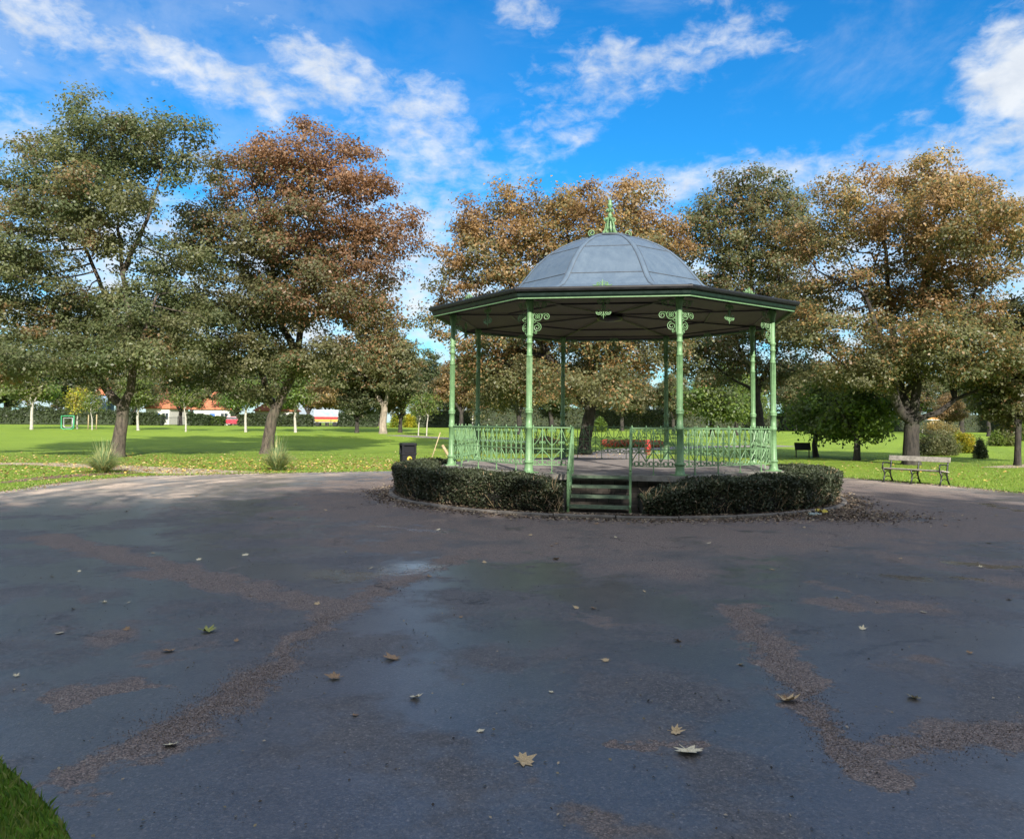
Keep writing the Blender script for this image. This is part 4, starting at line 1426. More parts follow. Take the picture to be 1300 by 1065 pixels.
# ------------------------------------------------------------------ spiky clumps
def spiky(px, py, h, w, n, label, seed):
    g = np.random.default_rng(seed)
    p = hit(px, py)
    V, tn = [], []
    for i in range(n):
        a = g.uniform(0, 2 * pi); L = h * g.uniform(.55, 1.1); sp = w * g.uniform(.1, 1.0)
        upf = g.uniform(0, 1) < .12
        if upf: L *= 1.35; sp *= .35
        d = np.array([math.cos(a), math.sin(a), 0]); s = np.array([-math.sin(a), math.cos(a), 0])
        bw = g.uniform(.010, .02)
        K = 5
        pts = []
        for j in range(K + 1):
            u = j / K
            r = sp * u ** 1.3 + .1 * g.uniform(.9, 1.1)
            z = L * (u - (0 if upf else .55) * u ** 3 * (sp / w))
            pts.append(d * r + np.array([0, 0, max(z, .01)]))
        for j in range(K):
            w0 = bw * (1 - j / K * .85); w1 = bw * (1 - (j + 1) / K * .85)
            V += [pts[j] - s * w0, pts[j] + s * w0, pts[j + 1] + s * w1, pts[j + 1] - s * w1]
            c = np.array((.40, .40, .18)) if g.uniform(0, 1) < .4 else np.array((.17, .25, .11))
            tn.append(c * g.uniform(.7, 1.25))
    me = quads_mesh('spiky_clump', np.array(V), np.array(tn))
    o = link('grass_clump', me, None, M['blade']); o.location = p
    return tag(o, label, 'plant', 'spiky grass clumps by the paving')
spiky(131, 600, .8, 1.15, 700, 'spiky arching grass clump at the foot of the forked olive tree', 3)
spiky(352, 597, .9, 1.05, 650, 'spiky yellowish grass clump at the foot of the leaning rusty tree', 4)

# ------------------------------------------------------------------ shrubs and hedges further off
def bush(name, label, p, w, h, n, pal, seed, leaf=.12, cat='shrub', group=None, shape=1.0, core=True, dep=None):
    g = np.random.default_rng(seed)
    k = 26
    dep = dep or w
    c = g.normal(0, 1, (k, 3)); c /= np.linalg.norm(c, axis=1)[:, None]
    c[:, 2] = np.abs(c[:, 2])
    c = c * np.array([w / 2 * .62, dep / 2 * .62, h * .62]) * g.uniform(.3, 1, (k, 1)) ** .5
    c[:, :2] *= (1 - .5 * shape * c[:, 2:3] / h)
    pick = g.integers(0, k, n)
    d = g.normal(0, 1, (n, 3)); d /= np.linalg.norm(d, axis=1)[:, None]
    P = c[pick] + d * np.array([w * .2, min(dep, w) * .2, h * .24]) * g.uniform(.5, 1.05, (n, 1)) * (.7 + .5 * g.uniform(0, 1, k))[pick][:, None]
    P[:, 2] = np.where(P[:, 2] < .03, g.uniform(.03, .3 * h, n), P[:, 2])
    f = np.clip(g.uniform(0, 1, k)[pick] + g.normal(0, .2, n), 0, 1)
    col = mixcol(pal[0], pal[1], f) * g.uniform(.65, 1.35, (n, 1))
    me = quads_mesh('foliage', leaf_quads(P, leaf, g, .75), col)
    root = empty(name, (p[0], p[1], terrain(p[0], p[1])), 0, label, cat, group)
    link('foliage', me, root, M['leaf'])
    mb = MB()
    for i in range(7):
        e = c[g.integers(0, k)]
        mb.tube([(g.normal(0, .08), g.normal(0, .08), -.05), tuple(e * .5 + np.array([0, 0, .1])), tuple(e * .95)], [.035, .025, .01], 5)
    mb.build('stems', M['bark_dark'], root)
    return root
sg_ = 'shrubs past the bench'
bush('shrub', 'large feathery olive shrub behind the bench', fp(1187, 46), 3.1, 2.4, 9000, ('green', 'olive'), 61, .1, group=sg_, shape=.6)
bush('shrub', 'bright yellow-green shrub beside the feathery olive shrub', fp(1222, 50), 2.3, 1.75, 5000, ('lime', 'yellow'), 62, .12, group=sg_)
bush('shrub', 'small dark upright conifer shrub in front of the yellow-green shrub', fp(1243, 42), 1.0, 1.45, 4200, ('deep', 'green'), 63, .07, group=sg_, shape=1.4)
bush('shrub', 'rounded reddish green shrub at the foot of the tree by the far path', fp(1270, 62), 2.6, 1.9, 5000, ('olive', 'lime'), 64, .13, group=sg_)
bush('shrub', 'rounded green shrub furthest along the far path', fp(1300, 75), 3.0, 2.2, 4500, ('fresh', 'lime'), 65, .15, group=sg_)
bush('shrub', 'yellow-green shrub tucked between the gnarled tree and the broad trunk', fp(502, 112), 2.6, 2.8, 3000, ('lime', 'yellow'), 66, .2)
bush('shrub', 'yellow-green shrub beside the bare saplings', fp(520, 114), 3.2, 3.2, 3500, ('lime', 'yellow'), 67, .2)
bush('shrub', 'bright green shrub seen through the bandstand entrance', fp(761, 100), 2.4, 2.6, 3000, ('fresh', 'lime'), 68, .18)
bush('shrub', 'bronze shrub growing low behind the bandstand railing', fp(690, 62), 3.4, .75, 3500, ('olive', 'brown'), 69, .12)
bush('shrub', 'grey green shrub low behind the bandstand floor', fp(655, 46), 4.0, .6, 4000, ('green', 'olive'), 70, .1)
bush('shrub', 'pale gold shrub under the shelter roof past the bench tree', fp(1195, 112), 7.0, 3.2, 5000, ('olive', 'gold'), 71, .2)

hg = 'dark hedges along the far edge of the park'
def far_hedge(label, x0, x1, dist, h, pal, seed, n):
    a, b_ = fp(x0, dist), fp(x1, dist)
    L = math.hypot(b_[0] - a[0], b_[1] - a[1])
    g = np.random.default_rng(seed)
    P = np.stack([g.uniform(-L / 2, L / 2, n), g.uniform(-.8, .8, n), g.uniform(.05, 1, n) ** .7 * h], 1)
    P[:, 2] *= .88 + .12 * np.sin(P[:, 0] * .9 + seed) + .05 * np.sin(P[:, 0] * 3)
    col = mixcol(pal[0], pal[1], np.clip(g.normal(.4, .3, n), 0, 1)) * g.uniform(.6, 1.3, (n, 1))
    o = empty('far_hedge', ((a[0] + b_[0]) / 2, (a[1] + b_[1]) / 2, terrain(*a)), math.atan2(b_[1] - a[1], b_[0] - a[0]), label, 'hedge', hg)
    link('foliage', quads_mesh('foliage', leaf_quads(P, .3, g, .8), col), o, M['leaf'])
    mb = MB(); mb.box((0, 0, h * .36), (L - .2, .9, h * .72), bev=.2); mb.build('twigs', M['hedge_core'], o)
far_hedge('long dark hedge behind the green goal frame', -90, 168, 114, 2.9, ('deep', 'green'), 1, 9000)
far_hedge('low dark hedge behind the young white-stemmed trees', 168, 208, 116, 2.0, ('deep', 'green'), 2, 2000)
far_hedge('dark clipped hedge in front of the white house wall', 238, 266, 114, 2.0, ('deep', 'deep'), 3, 1400)
far_hedge('bright green hedge next to the red parked car', 264, 285, 115, 1.8, ('fresh', 'green'), 4, 1200)
far_hedge('dark hedge behind the leaning brown trunk', 302, 398, 114, 1.9, ('deep', 'green'), 5, 4500)
far_hedge('dark hedge between the banner gate and the gnarled tree', 430, 480, 114, 2.6, ('deep', 'deep'), 6, 2500)
far_hedge('dark hedge behind the bare saplings', 523, 600, 122, 3.6, ('deep', 'green'), 7, 3200)
far_hedge('hedge of mixed greens across the far side of the bandstand lawn', 600, 900, 126, 4.4, ('deep', 'olive'), 8, 9000)
far_hedge('distant hedge along the sunny lawn beyond the bench tree', 900, 1420, 165, 5.2, ('green', 'olive'), 9, 14000)

# flower bed and bin behind the bandstand
g = np.random.default_rng(77)
a, b_ = hit(765, 567), hit(838, 567)
n = 3000
P = np.stack([g.uniform(a.x, b_.x, n), a.y + g.uniform(-1.3, 1.6, n), g.uniform(.05, .45, n)], 1)
P[:, 2] += np.array([terrain(x, y) for x, y in P[:, :2]])
col = np.where((g.uniform(0, 1, n) < .6)[:, None], np.array((.5, .09, .07)), np.array((.06, .11, .03)))
o = link('flower_bed', quads_mesh('flowers', leaf_quads(P, .16, g, .8), col * g.uniform(.7, 1.3, (n, 1))), None, M['leaf'])
tag(o, 'bed of red flowers across the grass behind the bandstand', 'flower bed', kind='stuff')
q = hit(822.5, 577)
rb_ = empty('waste_bin', q, .2, 'small red bin standing behind the bandstand railing', 'litter bin')
mb = MB(); mb.lathe([(.16, 0), (.19, .06), (.2, .55), (.2, .66)], 14); mb.build('body', M['red'], rb_)
mb = MB(); mb.lathe([(.21, .661), (.215, .70), (.17, .80), (.05, .84)], 14); mb.build('lid', M['red'], rb_)

# green goal frame by the hedge
q = hit(85.5, 545)
go = empty('goal_frame', q, 0, 'small green goal frame standing before the dark hedge', 'goal'); go.scale = (.88, .88, .88)
mb = MB()
def fr(w, h, r, y):
    return [(-w, y, .0), (-w, y, h), (w, y, h), (w, y, 0)]
mb.tube([(-.72, 0, .15), (-.72, 0, 1.55), (.72, 0, 1.55), (.72, 0, .15), (.45, 0, .0), (-.45, 0, 0)], .085, 6, closed=True)
mb.build('frame', M['goal'], go)
mb = MB(); mb.tube([(-.5, .1, .3), (-.5, .1, 1.3), (.5, .1, 1.3), (.5, .1, .3), (.3, .1, .2), (-.3, .1, .2)], .06, 6, closed=True)
mb.build('hoop', M['car_white'], go)
mb = MB(); mb.tube([(-.3, 0, 0), (-.3, .5, 0)], .05, 6); mb.tube([(.3, 0, 0), (.3, .5, 0)], .05, 6); mb.build('foot', M['goal'], go)

# ------------------------------------------------------------------ houses, cars and what shows past the hedge
def house(label, px, dist, w, dpt, hw, hr, wall, rz, nwin=3, gable=False):
    p = fp(px, dist)
    o = empty('house', (p[0], p[1], terrain(*p)), rz, label, 'house', 'houses past the park hedge')
    mb = MB(); mb.box((0, 0, hw / 2 - .2), (w, dpt, hw + .4)); wl = mb.build('wall', wall, o)
    mb = MB()
    e = .35
    x, y = w / 2 + e, dpt / 2 + e
    rx = x if gable else max(.3, w / 2 - dpt / 2)
    vs = [(-x, -y, hw), (x, -y, hw), (x, y, hw), (-x, y, hw), (-rx, 0, hw + hr), (rx, 0, hw + hr),
          (-x, -y, hw - .15), (x, -y, hw - .15), (x, y, hw - .15), (-x, y, hw - .15)]
    mb.add(vs, [(0, 1, 5, 4), (2, 3, 4, 5), (1, 2, 5), (3, 0, 4), (6, 7, 1, 0), (7, 8, 2, 1), (8, 9, 3, 2), (9, 6, 0, 3), (9, 8, 7, 6)])
    rf = mb.build('roof', M['roof_red'], o)
    mb = MB(); mb.box((w * .22, 0, hw + hr + .3), (.9, .7, 1.5), bev=.03)
    for s in (-1, 1): mb.lathe([(.12, hw + hr + 1.05), (.1, hw + hr + 1.4)], 8, (w * .22 + s * .2, 0))
    mb.build('chimney', M['roof_red'], rf)
    for lv in range(2 if hw > 4 else 1):
        for i in range(nwin):
            if lv == 0 and i == nwin // 2: continue
            x = (i - (nwin - 1) / 2) * w / nwin
            mb = MB()
            z = 1.5 + lv * 2.6
            for s in (-1, 1):
                mb.box((x + s * .62, -dpt / 2 - .02, z), (.09, .08, 1.25)); mb.box((x, -dpt / 2 - .02, z + s * .62), (1.33, .081, .09))
            mb.box((x, -dpt / 2 - .02, z), (.07, .07, 1.2))
            f = mb.build('window', M['white'], o)
            mb = MB(); mb.box((x, -dpt / 2 - .004, z), (1.22, .03, 1.2)); mb.build('pane', M['glass'], f)
    mb = MB(); mb.box((0, -dpt / 2 - .02, 1.0), (.95, .06, 2.1)); mb.box((.35, -dpt / 2 - .06, 1.0), (.04, .03, .14)); mb.build('door', M['car_blue'], o)
    return o
house('white rendered house under an orange hipped roof, seen past the red car', 275, 140, 6.2, 6, 2.9, 3.2, M['white'], .1)
house('white house with an orange tiled roof half hidden by a dark stem', 212, 142, 4.6, 6, 3.0, 3.4, M['white'], -.15)
house('blue-grey gabled house high above the far hedge', 118, 150, 6, 7, 5.6, 2.6, M['blue_wall'], .3, 2, True)
house('white house showing through gaps between the hedge and the banner gate', 352, 150, 7, 6, 2.8, 2.6, M['white'], 0.05, 3)
house('pale house beyond the back lawn, seen through the bandstand', 625, 165, 10, 8, 3.0, 2.8, M['white'], .1, 3)

def car(label, px, dist, rz, paint_m):
    p = fp(px, dist)
    o = empty('parked_car', (p[0], p[1], terrain(*p)), rz, label, 'car', 'cars parked past the park edge')
    mb = MB()
    side = [(-2.05, .35), (-2.1, .7), (-1.95, .92), (-1.2, 1.0), (-.65, 1.42), (.75, 1.45), (1.45, 1.02), (2.0, .9), (2.08, .6), (2.0, .33)]
    n = len(side)
    vs = []
    for y, ins in ((-.84, 0), (.84, 0)):
        for x, z in side:
            k = .16 if z > 1.1 else 0
            vs.append((x * (1 - k * .1), y * (1 - k), z))
    mb.add(vs, [tuple(range(n)), tuple(range(n, 2 * n))[::-1]] + [(i, n + i, n + (i + 1) % n, (i + 1) % n) for i in range(n)])
    mb.build('body', paint_m, o)
    for s in (-1, 1):
        mb = MB()
        y0, y1 = s * .85, s * .735
        q = [(-1.05, y0, 1.03), (1.25, y0, 1.04), (.68, y1, 1.39), (-.6, y1, 1.37)]
        mb.add(q + [(a_[0], a_[1] - s * .03, a_[2]) for a_ in q], [(0, 1, 2, 3), (7, 6, 5, 4), (0, 4, 5, 1), (1, 5, 6, 2), (2, 6, 7, 3), (3, 7, 4, 0)])
        mb.build('side_window', M['glass'], o)
    for x in (-1.3, 1.3):
        for s in (-1, 1):
            R = Matrix.Translation((x, s * .84, .33)) @ Matrix.Rotation(pi / 2, 4, 'X')
            mb = MB(); mb.lathe([(.18, -.11), (.32, -.10), (.33, -.05), (.33, .05), (.32, .10), (.18, .11)], 18, M=R); w_ = mb.build('wheel', M['tyre'], o)
            mb = MB(); mb.lathe([(.04, -.118), (.19, -.115), (.19, .115), (.04, .118)], 12, M=R); mb.build('rim', M['car_white'], w_)
    for s in (-1, 1):
        mb = MB(); mb.box((2.05, s * .6, .72), (.08, .3, .13), bev=.02); mb.build('headlight', M['white'], o)
    return o
car('red car parked behind the bright green hedge', 293, 122, .3, M['car_red'])
car('silver white car parked beyond the lawn, seen between the bandstand columns', 622, 150, .15, M['car_white'])
car('blue car parked behind the young white-stemmed tree, next to the red one', 281, 128, .25, M['car_blue'])

# the banner-sided van behind the gate opening
p = fp(415, 126)
M['van'] = paint('van_paint', (.27, .30, .33), .4, .1, 3)
vn = empty('delivery_van', (p[0], p[1], terrain(*p)), .05, 'white and pale blue van with a red band, seen through the gate gap', 'van')
mb = MB()
mb.box((0, 0, 1.65), (4.0, 1.9, 2.1), bev=.12); mb.build('body', M['van'], vn)
M['pale_blue'] = paint('pale_blue_print', (.24, .40, .52), .5, .25, 2.5)
mb = MB(); mb.box((0, -.955, 2.1), (3.4, .02, .85)); mb.build('side_panel', M['pale_blue'], vn)
mb = MB(); mb.box((0, -.957, 1.35), (3.9, .024, .42)); mb.build('stripe', M['red'], vn)
mb = MB(); mb.box((0, -.957, .93), (3.9, .024, .36)); mb.build('stripe', M['yellow'], vn)
for x in (-1.4, 1.4):
    mb = MB(); mb.lathe([(.2, -.98), (.36, -.97), (.38, -.9), (.38, .9), (.36, .97), (.2, .98)], 18, M=Matrix.Translation((x, 0, .38)) @ Matrix.Rotation(pi / 2, 4, 'X')); mb.build('wheel', M['tyre'], vn)
# railings of the park boundary
def rail_fence(label, x0, x1, dist, h):
    a, b_ = fp(x0, dist), fp(x1, dist)
    L = math.hypot(b_[0] - a[0], b_[1] - a[1])
    o = empty('iron_fence', ((a[0] + b_[0]) / 2, (a[1] + b_[1]) / 2, terrain(*a)), math.atan2(b_[1] - a[1], b_[0] - a[0]), label, 'fence')
    mb = MB()
    for i in range(int(L / .14)):
        mb.box((-L / 2 + i * .14, 0, h / 2), (.022, .022, h))
    for z in (.15, h - .12): mb.box((0, 0, z), (L, .04, .04))
    mb.build('bars', M['black_metal'], o)
    for i in range(int(L / 2.5) + 1):
        mb = MB(); mb.box((-L / 2 + i * 2.5, 0, h / 2 + .05), (.07, .07, h + .15), bev=.01); mb.build('post', M['black_metal'], o)
rail_fence('grey iron railing in front of the white house with the hidden roof', 204, 243, 114.5, 1.3)
rail_fence('dark iron gate railing in front of the banner van', 398, 432, 112, 1.0)
# shelter past the bench tree
p = fp(1176, 128)
sh_ = empty('shelter', (p[0], p[1], terrain(*p)), .1, 'small white-posted shelter with a flat orange roof, past the shrubs', 'shelter')
M['orange'] = paint('orange_sheet', (.50, .24, .06), .8, .2, 3)
mb = MB(); mb.box((0, 0, 2.45), (5.2, 3, .22), bev=.05); mb.box((0, 0, 2.6), (4.6, 2.4, .12)); mb.build('roof', M['orange'], sh_)
mb = MB(); mb.box((0, -1.45, 2.27), (5.0, .1, .14)); mb.box((0, 1.45, 2.27), (5.0, .1, .14)); mb.build('beam', M['white'], sh_)
for x in (-2.3, 0.2, 2.3):
    for y in (-1.4, 1.4):
        mb = MB(); mb.box((x, y, 1.1), (.13, .13, 2.2), bev=.01); mb.build('post', M['white'], sh_)

# ------------------------------------------------------------------ litter by the kerb
q = hit(1034, 656)
R = Matrix.Translation((q.x, q.y, .05)) @ Matrix.Rotation(.25, 4, 'Z') @ Matrix.Rotation(pi / 2, 4, 'Y')
m, t, b = mat('clear_plastic'); b.inputs['Base Color'].default_value = (.62, .75, .72, 1); b.inputs['Roughness'].default_value = .12
b.inputs['Transmission Weight'].default_value = .7; n = t.noise(t.obj(), 40, 3); t.put(b.inputs['Normal'], t.bump(n, .4, .01)); M['plastic'] = m
bo = empty('plastic_bottle', (q.x, q.y, .05), 0, 'crushed clear plastic bottle lying in the leaf litter by the hedge', 'bottle')
R = Matrix.Rotation(.25, 4, 'Z') @ Matrix.Rotation(pi / 2, 4, 'Y')
mb = MB(); mb.lathe([(.028, -.12), (.034, -.11), (.033, -.03), (.028, 0), (.033, .03), (.033, .07), (.014, .11), (.013, .125)], 12, M=R); mb.build('body', M['plastic'], bo)
mb = MB(); mb.lathe([(.016, .1255), (.016, .145)], 10, M=R); mb.build('cap', M['white'], bo)
q = hit(1043, 655)
mb = MB(); g = np.random.default_rng(8)
gx = [[Vector((q.x + (i / 4 - .5) * .2, q.y + (j / 3 - .5) * .14, .06 + g.uniform(0, .09))) for j in range(4)] for i in range(5)]
vs = [p_ for r_ in gx for p_ in r_]
mb.add(vs, [(i * 4 + j, i * 4 + j + 1, (i + 1) * 4 + j + 1, (i + 1) * 4 + j) for i in range(4) for j in range(3)])
tag(mb.build('food_wrapper', M['yellow']), 'crumpled yellow wrapper beside the plastic bottle', 'wrapper')

# ------------------------------------------------------------------ fallen leaves
def leaf_shape(seed, curl):
    g = np.random.default_rng(seed)
    pts = []
    lob = [(0, -.12), (.12, -.2), (.34, -.22), (.26, -.04), (.5, .12), (.28, .16), (.3, .34), (.14, .28), (0, .58), (-.14, .27), (-.32, .36), (-.27, .15), (-.5, .1), (-.26, -.05), (-.33, -.24), (-.12, -.2)]
    for x, y in lob:
        x *= g.uniform(.85, 1.1); y *= g.uniform(.85, 1.1)
        r2 = x * x + y * y
        pts.append((x, y, curl * r2 * g.uniform(.5, 1.6) + .02))
    n = len(pts)
    vs = [(0, .05, .0)] + pts
    mb = MB()
    mb.add(vs, [(0, 1 + i, 1 + (i + 1) % n) for i in range(n)])
    mb.tube([(0, .05, .012), (0, -.15, .02), (.05, -.42, .05)], .012, 4)
    return mb.mesh('leaf')
LM = {'pale': paint('leaf_pale', (.62, .54, .36), .7, .3, 20), 'brown': paint('leaf_brown', (.26, .165, .09), .75, .35, 20), 'green': paint('leaf_green', (.26, .27, .06), .6, .3, 20), 'tan': paint('leaf_tan', (.45, .33, .18), .75, .3, 20)}
shapes = [leaf_shape(i, c) for i, c in enumerate((.1, .3, .5, .85))]
big = [(262, 803, .17, 'green', 3, 'yellow-green curled leaf standing up on the tarmac between the gravel seams'), (214, 828, .11, 'brown', 2, 'small dark brown leaf below the yellow-green curled one'), (498, 838, .17, 'brown', 1, 'flat long brown leaf on the smooth tarmac'),
       (426, 862, .13, 'brown', 2, 'dull brown leaf curled low, near the flat long brown one'), (527, 887, .10, 'pale', 2, 'small pale leaf lying alone nearest the gravel wedge'), (218, 948, .11, 'pale', 1, 'broad pale leaf on the gravel seam near the grass corner'),
       (1000, 891, .17, 'tan', 3, 'shrivelled tan leaf on the gravel seam beyond the star-shaped leaf'), (873, 956, .19, 'pale', 1, 'large star-shaped pale leaf lying flat near the photographer'), (857, 931, .10, 'tan', 2, 'little tan leaf with a long stalk by the star-shaped leaf'),
       (1161, 888, .11, 'pale', 2, 'cream leaf on the wide smooth tarmac past the gravel seam'), (664, 969, .14, 'tan', 1, 'tan leaf at the very front of the paving'), (1000, 889, .09, 'brown', 3, 'dark bit of leaf tucked into the shrivelled tan leaf')]
small = [(253, 711), (311, 705), (194, 703), (100, 726), (66, 733), (92, 774), (133, 766), (163, 766), (318, 757), (402, 768), (439, 702), (471, 722), (545, 733), (608, 704), (615, 715), (732, 773), (753, 773), (818, 752), (1172, 778), (1113, 766), (1246, 721), (1281, 762),
         (705, 711), (707, 691), (674, 680), (782, 683), (758, 666), (701, 694), (320, 640), (345, 658), (379, 658), (250, 630), (160, 650), (28, 667), (115, 641), (556, 673), (350, 629), (375, 641), (413, 648), (980, 724), (1062, 760), (1143, 710), (900, 690), (1050, 700), (1200, 668), (1255, 690), (1120, 655), (860, 815), (770, 840), (650, 750), (585, 785), (300, 815), (75, 805), (20, 860), (160, 800), (450, 910), (610, 930), (700, 880), (1230, 830), (1095, 800), (940, 845)]
bl = 'leaves fallen on the paving'
for px, py, s, c, sh_i, lab in big:
    q = hit(px, py)
    o = link('fallen_leaf', shapes[sh_i].copy(), None, LM[c])
    o.location = (q.x, q.y, .012); o.rotation_euler = (rnd.uniform(-.25, .25), rnd.uniform(-.25, .25), rnd.uniform(0, 6.28)); o.scale = (s, s, s)
    tag(o, lab, 'leaf', bl)
sm_me = []
for i, c in enumerate(('pale', 'tan', 'brown', 'pale')):
    k = shapes[i].copy(); k.materials.append(LM[c]); sm_me.append(k)
for i, (px, py) in enumerate(small):
    q = hit(px, py)
    o = link('leaf_scrap', sm_me[rnd.choice((0, 1, 2, 3, 1))], None)
    s = rnd.uniform(.04, .085) * (1.35 if py < 720 else 1)
    o.location = (q.x, q.y, .010); o.rotation_euler = (rnd.uniform(-.3, .3), rnd.uniform(-.3, .3), rnd.uniform(0, 6.28)); o.scale = (s, s, s)
    tag(o, 'small dry leaf scrap scattered on the dark tarmac', 'leaf', 'small leaf scraps scattered over the paving')

# litter too fine to count: on the lawn, round the kerb, in the grass margin
def scatter_litter(name, label, pts, size, cols, seed):
    g = np.random.default_rng(seed)
    P = np.array(pts); n = len(P)
    c = np.array(cols)[g.integers(0, len(cols), n)] * g.uniform(.6, 1.3, (n, 1))
    V = leaf_quads(P, size, g, .35, 0, .8)
    V[:, 2] = np.maximum(V[:, 2], P.repeat(4, 0)[:, 2] - .01)
    return tag(link(name, quads_mesh(name, V, c), None, M['litter']), label, 'leaf litter', kind='stuff')
def inside(px_, py_, poly):
    r = False
    n = len(poly); j = n - 1
    for i in range(n):
        xi, yi, xj, yj = poly[i].x, poly[i].y, poly[j].x, poly[j].y
        if (yi > py_) != (yj > py_) and px_ < (xj - xi) * (py_ - yi) / (yj - yi) + xi: r = not r
        j = i
    return r
OUTC = OUT[::3]
g = np.random.default_rng(99)
pts = []
for (px, py, sd, n) in [(148, 585, 7, 900), (330, 590, 6, 1500), (420, 592, 5, 1300), (240, 596, 5, 700), (60, 600, 4, 500), (560, 590, 4, 500), (1157, 600, 6, 300), (745, 578, 6, 700), (486, 556, 6, 300), (1040, 590, 6, 200), (20, 585, 5, 600)]:
    c = hit(px, py)
    for _ in range(n):
        x, y = c.x + g.normal(0, sd), c.y + g.normal(0, sd * .6)
        if y > 2 and not inside(x, y, OUTC): pts.append((x, y, terrain(x, y) + .03))
scatter_litter('lawn_leaf_litter', 'yellow and brown leaves strewn over the grass under the trees', pts, .085, [(.42, .30, .06), (.30, .17, .06), (.45, .36, .16), (.2, .10, .05)], 5)
pts = []
for _ in range(9000):
    a = g.uniform(0, 2 * pi)
    r = KR + abs(g.normal(0, .3)) + .02
    w_ = .35 + .65 * max(0, math.cos(a - math.radians(-40))) + .5 * max(0, math.cos(a - math.radians(205)))
    if g.uniform(0, 1) > w_ / 1.3: continue
    pts.append((BX + r * math.cos(a), BY + r * math.sin(a), .018))
for _ in range(5000):
    a = g.uniform(0, 2 * pi); r = KR - .12 - abs(g.normal(0, .12))
    pts.append((BX + r * math.cos(a), BY + r * math.sin(a), .06))
c = hit(1060, 655)
for _ in range(2600):
    pts.append((c.x + g.normal(0, .75), c.y + g.normal(0, .55), .018 + abs(g.normal(0, .02))))
pts = [p_ for p_ in pts if math.hypot(p_[0] - BX, p_[1] - BY) > 4.35]
scatter_litter('kerb_leaf_litter', 'brown leaf litter gathered along the kerb under the hedge', pts, .05, [(.10, .07, .045), (.16, .11, .07), (.24, .18, .12), (.06, .045, .035), (.3, .25, .17)], 6)
pts = []
for i in range(len(OUT)):
    p_, q_ = OUT[i], OUT[(i + 1) % len(OUT)]
    if p_.y < 7: continue
    L = (q_ - p_).length
    for _ in range(int(L * (14 if p_.y < 9 else 60))):
        k = p_.lerp(q_, g.uniform(0, 1)); pts.append((k.x + g.normal(0, .2), k.y + g.normal(0, .2), .015))
scatter_litter('margin_leaf_litter', 'bits of leaf caught along the grass margin of the paving', pts, .06, [(.12, .08, .05), (.22, .15, .09), (.33, .26, .16)], 7)
# grit lying loose on the worn seams
pts = []
for A_, B_, w_, n in [((420, 780), (345, 850), .12, 900), ((345, 850), (290, 890), .2, 1300), ((290, 890), (185, 945), .22, 1500), ((935, 770), (1010, 870), .16, 1200), ((1010, 870), (1090, 980), .13, 1200), ((1120, 955), (1330, 925), .18, 900), ((585, 708), (420, 780), .25, 900), ((200, 718), (400, 768), .3, 900)]:
    a, b_ = hit(*A_), hit(*B_)
    for _ in range(n):
        k = a.lerp(b_, g.uniform(0, 1)); pts.append((k.x + g.normal(0, w_ * .6), k.y + g.normal(0, w_ * .6), .008))
P = np.array(pts); n = len(P)
tet = np.array([(1, 1, 1), (1, -1, -1), (-1, 1, -1), (-1, -1, 1)]) * .6
V = P[:, None] + (tet[None] * g.uniform(.4, 1.2, (n, 4, 3))) * g.uniform(.0025, .0062, (n, 1, 1))
idx = (np.arange(n)[:, None, None] * 4 + np.array([(0, 1, 2), (0, 3, 1), (0, 2, 3), (1, 3, 2)])[None]).reshape(-1)
gm = fast_mesh('loose_grit', V.reshape(-1, 3), 3, idx, np.repeat(np.array([(.14, .105, .085), (.22, .165, .14), (.30, .24, .20), (.09, .07, .06)])[g.integers(0, 4, n)], 4, 0))
tag(link('loose_grit', gm, None, M['litter']), 'loose brown grit along the worn seams of the tarmac', 'gravel', kind='stuff')

pts = []
while len(pts) < 5200:
    x, y = g.uniform(-12, 15), 3.2 + 22 * g.uniform(0, 1) ** 1.3
    if math.hypot(x - BX, y - BY) < KR + .05 or not inside(x, y, OUTC): continue
    k_ = g.integers(1, 6) if g.uniform(0, 1) < .12 else 1
    for _ in range(k_): pts.append((x + g.normal(0, .05), y + g.normal(0, .05), .012))
scatter_litter('paving_crumbs', 'crumbs of twig, seed and leaf scattered over the paving', pts, .016, [(.05, .04, .03), (.12, .09, .06), (.3, .25, .18), (.03, .03, .025), (.2, .17, .1)], 9)
# grass blades where the lawn comes close
def blades(name, label, pts, h, seed, w=.006):
    g = np.random.default_rng(seed)
    P = np.array(pts); n = len(P)
    a = g.uniform(0, 2 * pi, n); L = h * g.uniform(.5, 1.25, n)
    d = np.stack([np.cos(a), np.sin(a), np.zeros(n)], 1); s = np.stack([-np.sin(a), np.cos(a), np.zeros(n)], 1)
    ww = w * g.uniform(.7, 1.4, n)[:, None]
    V = np.empty((n, 4, 3))
    tip = P + d * (L * g.uniform(.15, .8, n))[:, None] + np.array([0, 0, 1]) * L[:, None]
    md = P + d * (L * .12)[:, None] + np.array([0, 0, .55]) * L[:, None]
    V[:, 0] = P - s * ww; V[:, 1] = P + s * ww; V[:, 2] = tip; V[:, 3] = md - s * ww * .9
    c = np.array([(.12, .21, .02), (.16, .25, .028), (.08, .15, .015), (.25, .26, .07)])[g.integers(0, 4, n)] * g.uniform(.7, 1.3, (n, 1))
    return tag(link(name, quads_mesh(name, V.reshape(-1, 3), c), None, M['blade']), label, 'grass', kind='stuff')
pts = []
while len(pts) < 34000:
    x, y = g.uniform(-4.6, -1.0), g.uniform(1.6, 6.0)
    if not inside(x, y, OUT): pts.append((x, y, 0))
blades('corner_grass', 'patch of lush grass at the near corner of the paving', pts, .042, 12, .0035)
pts = []
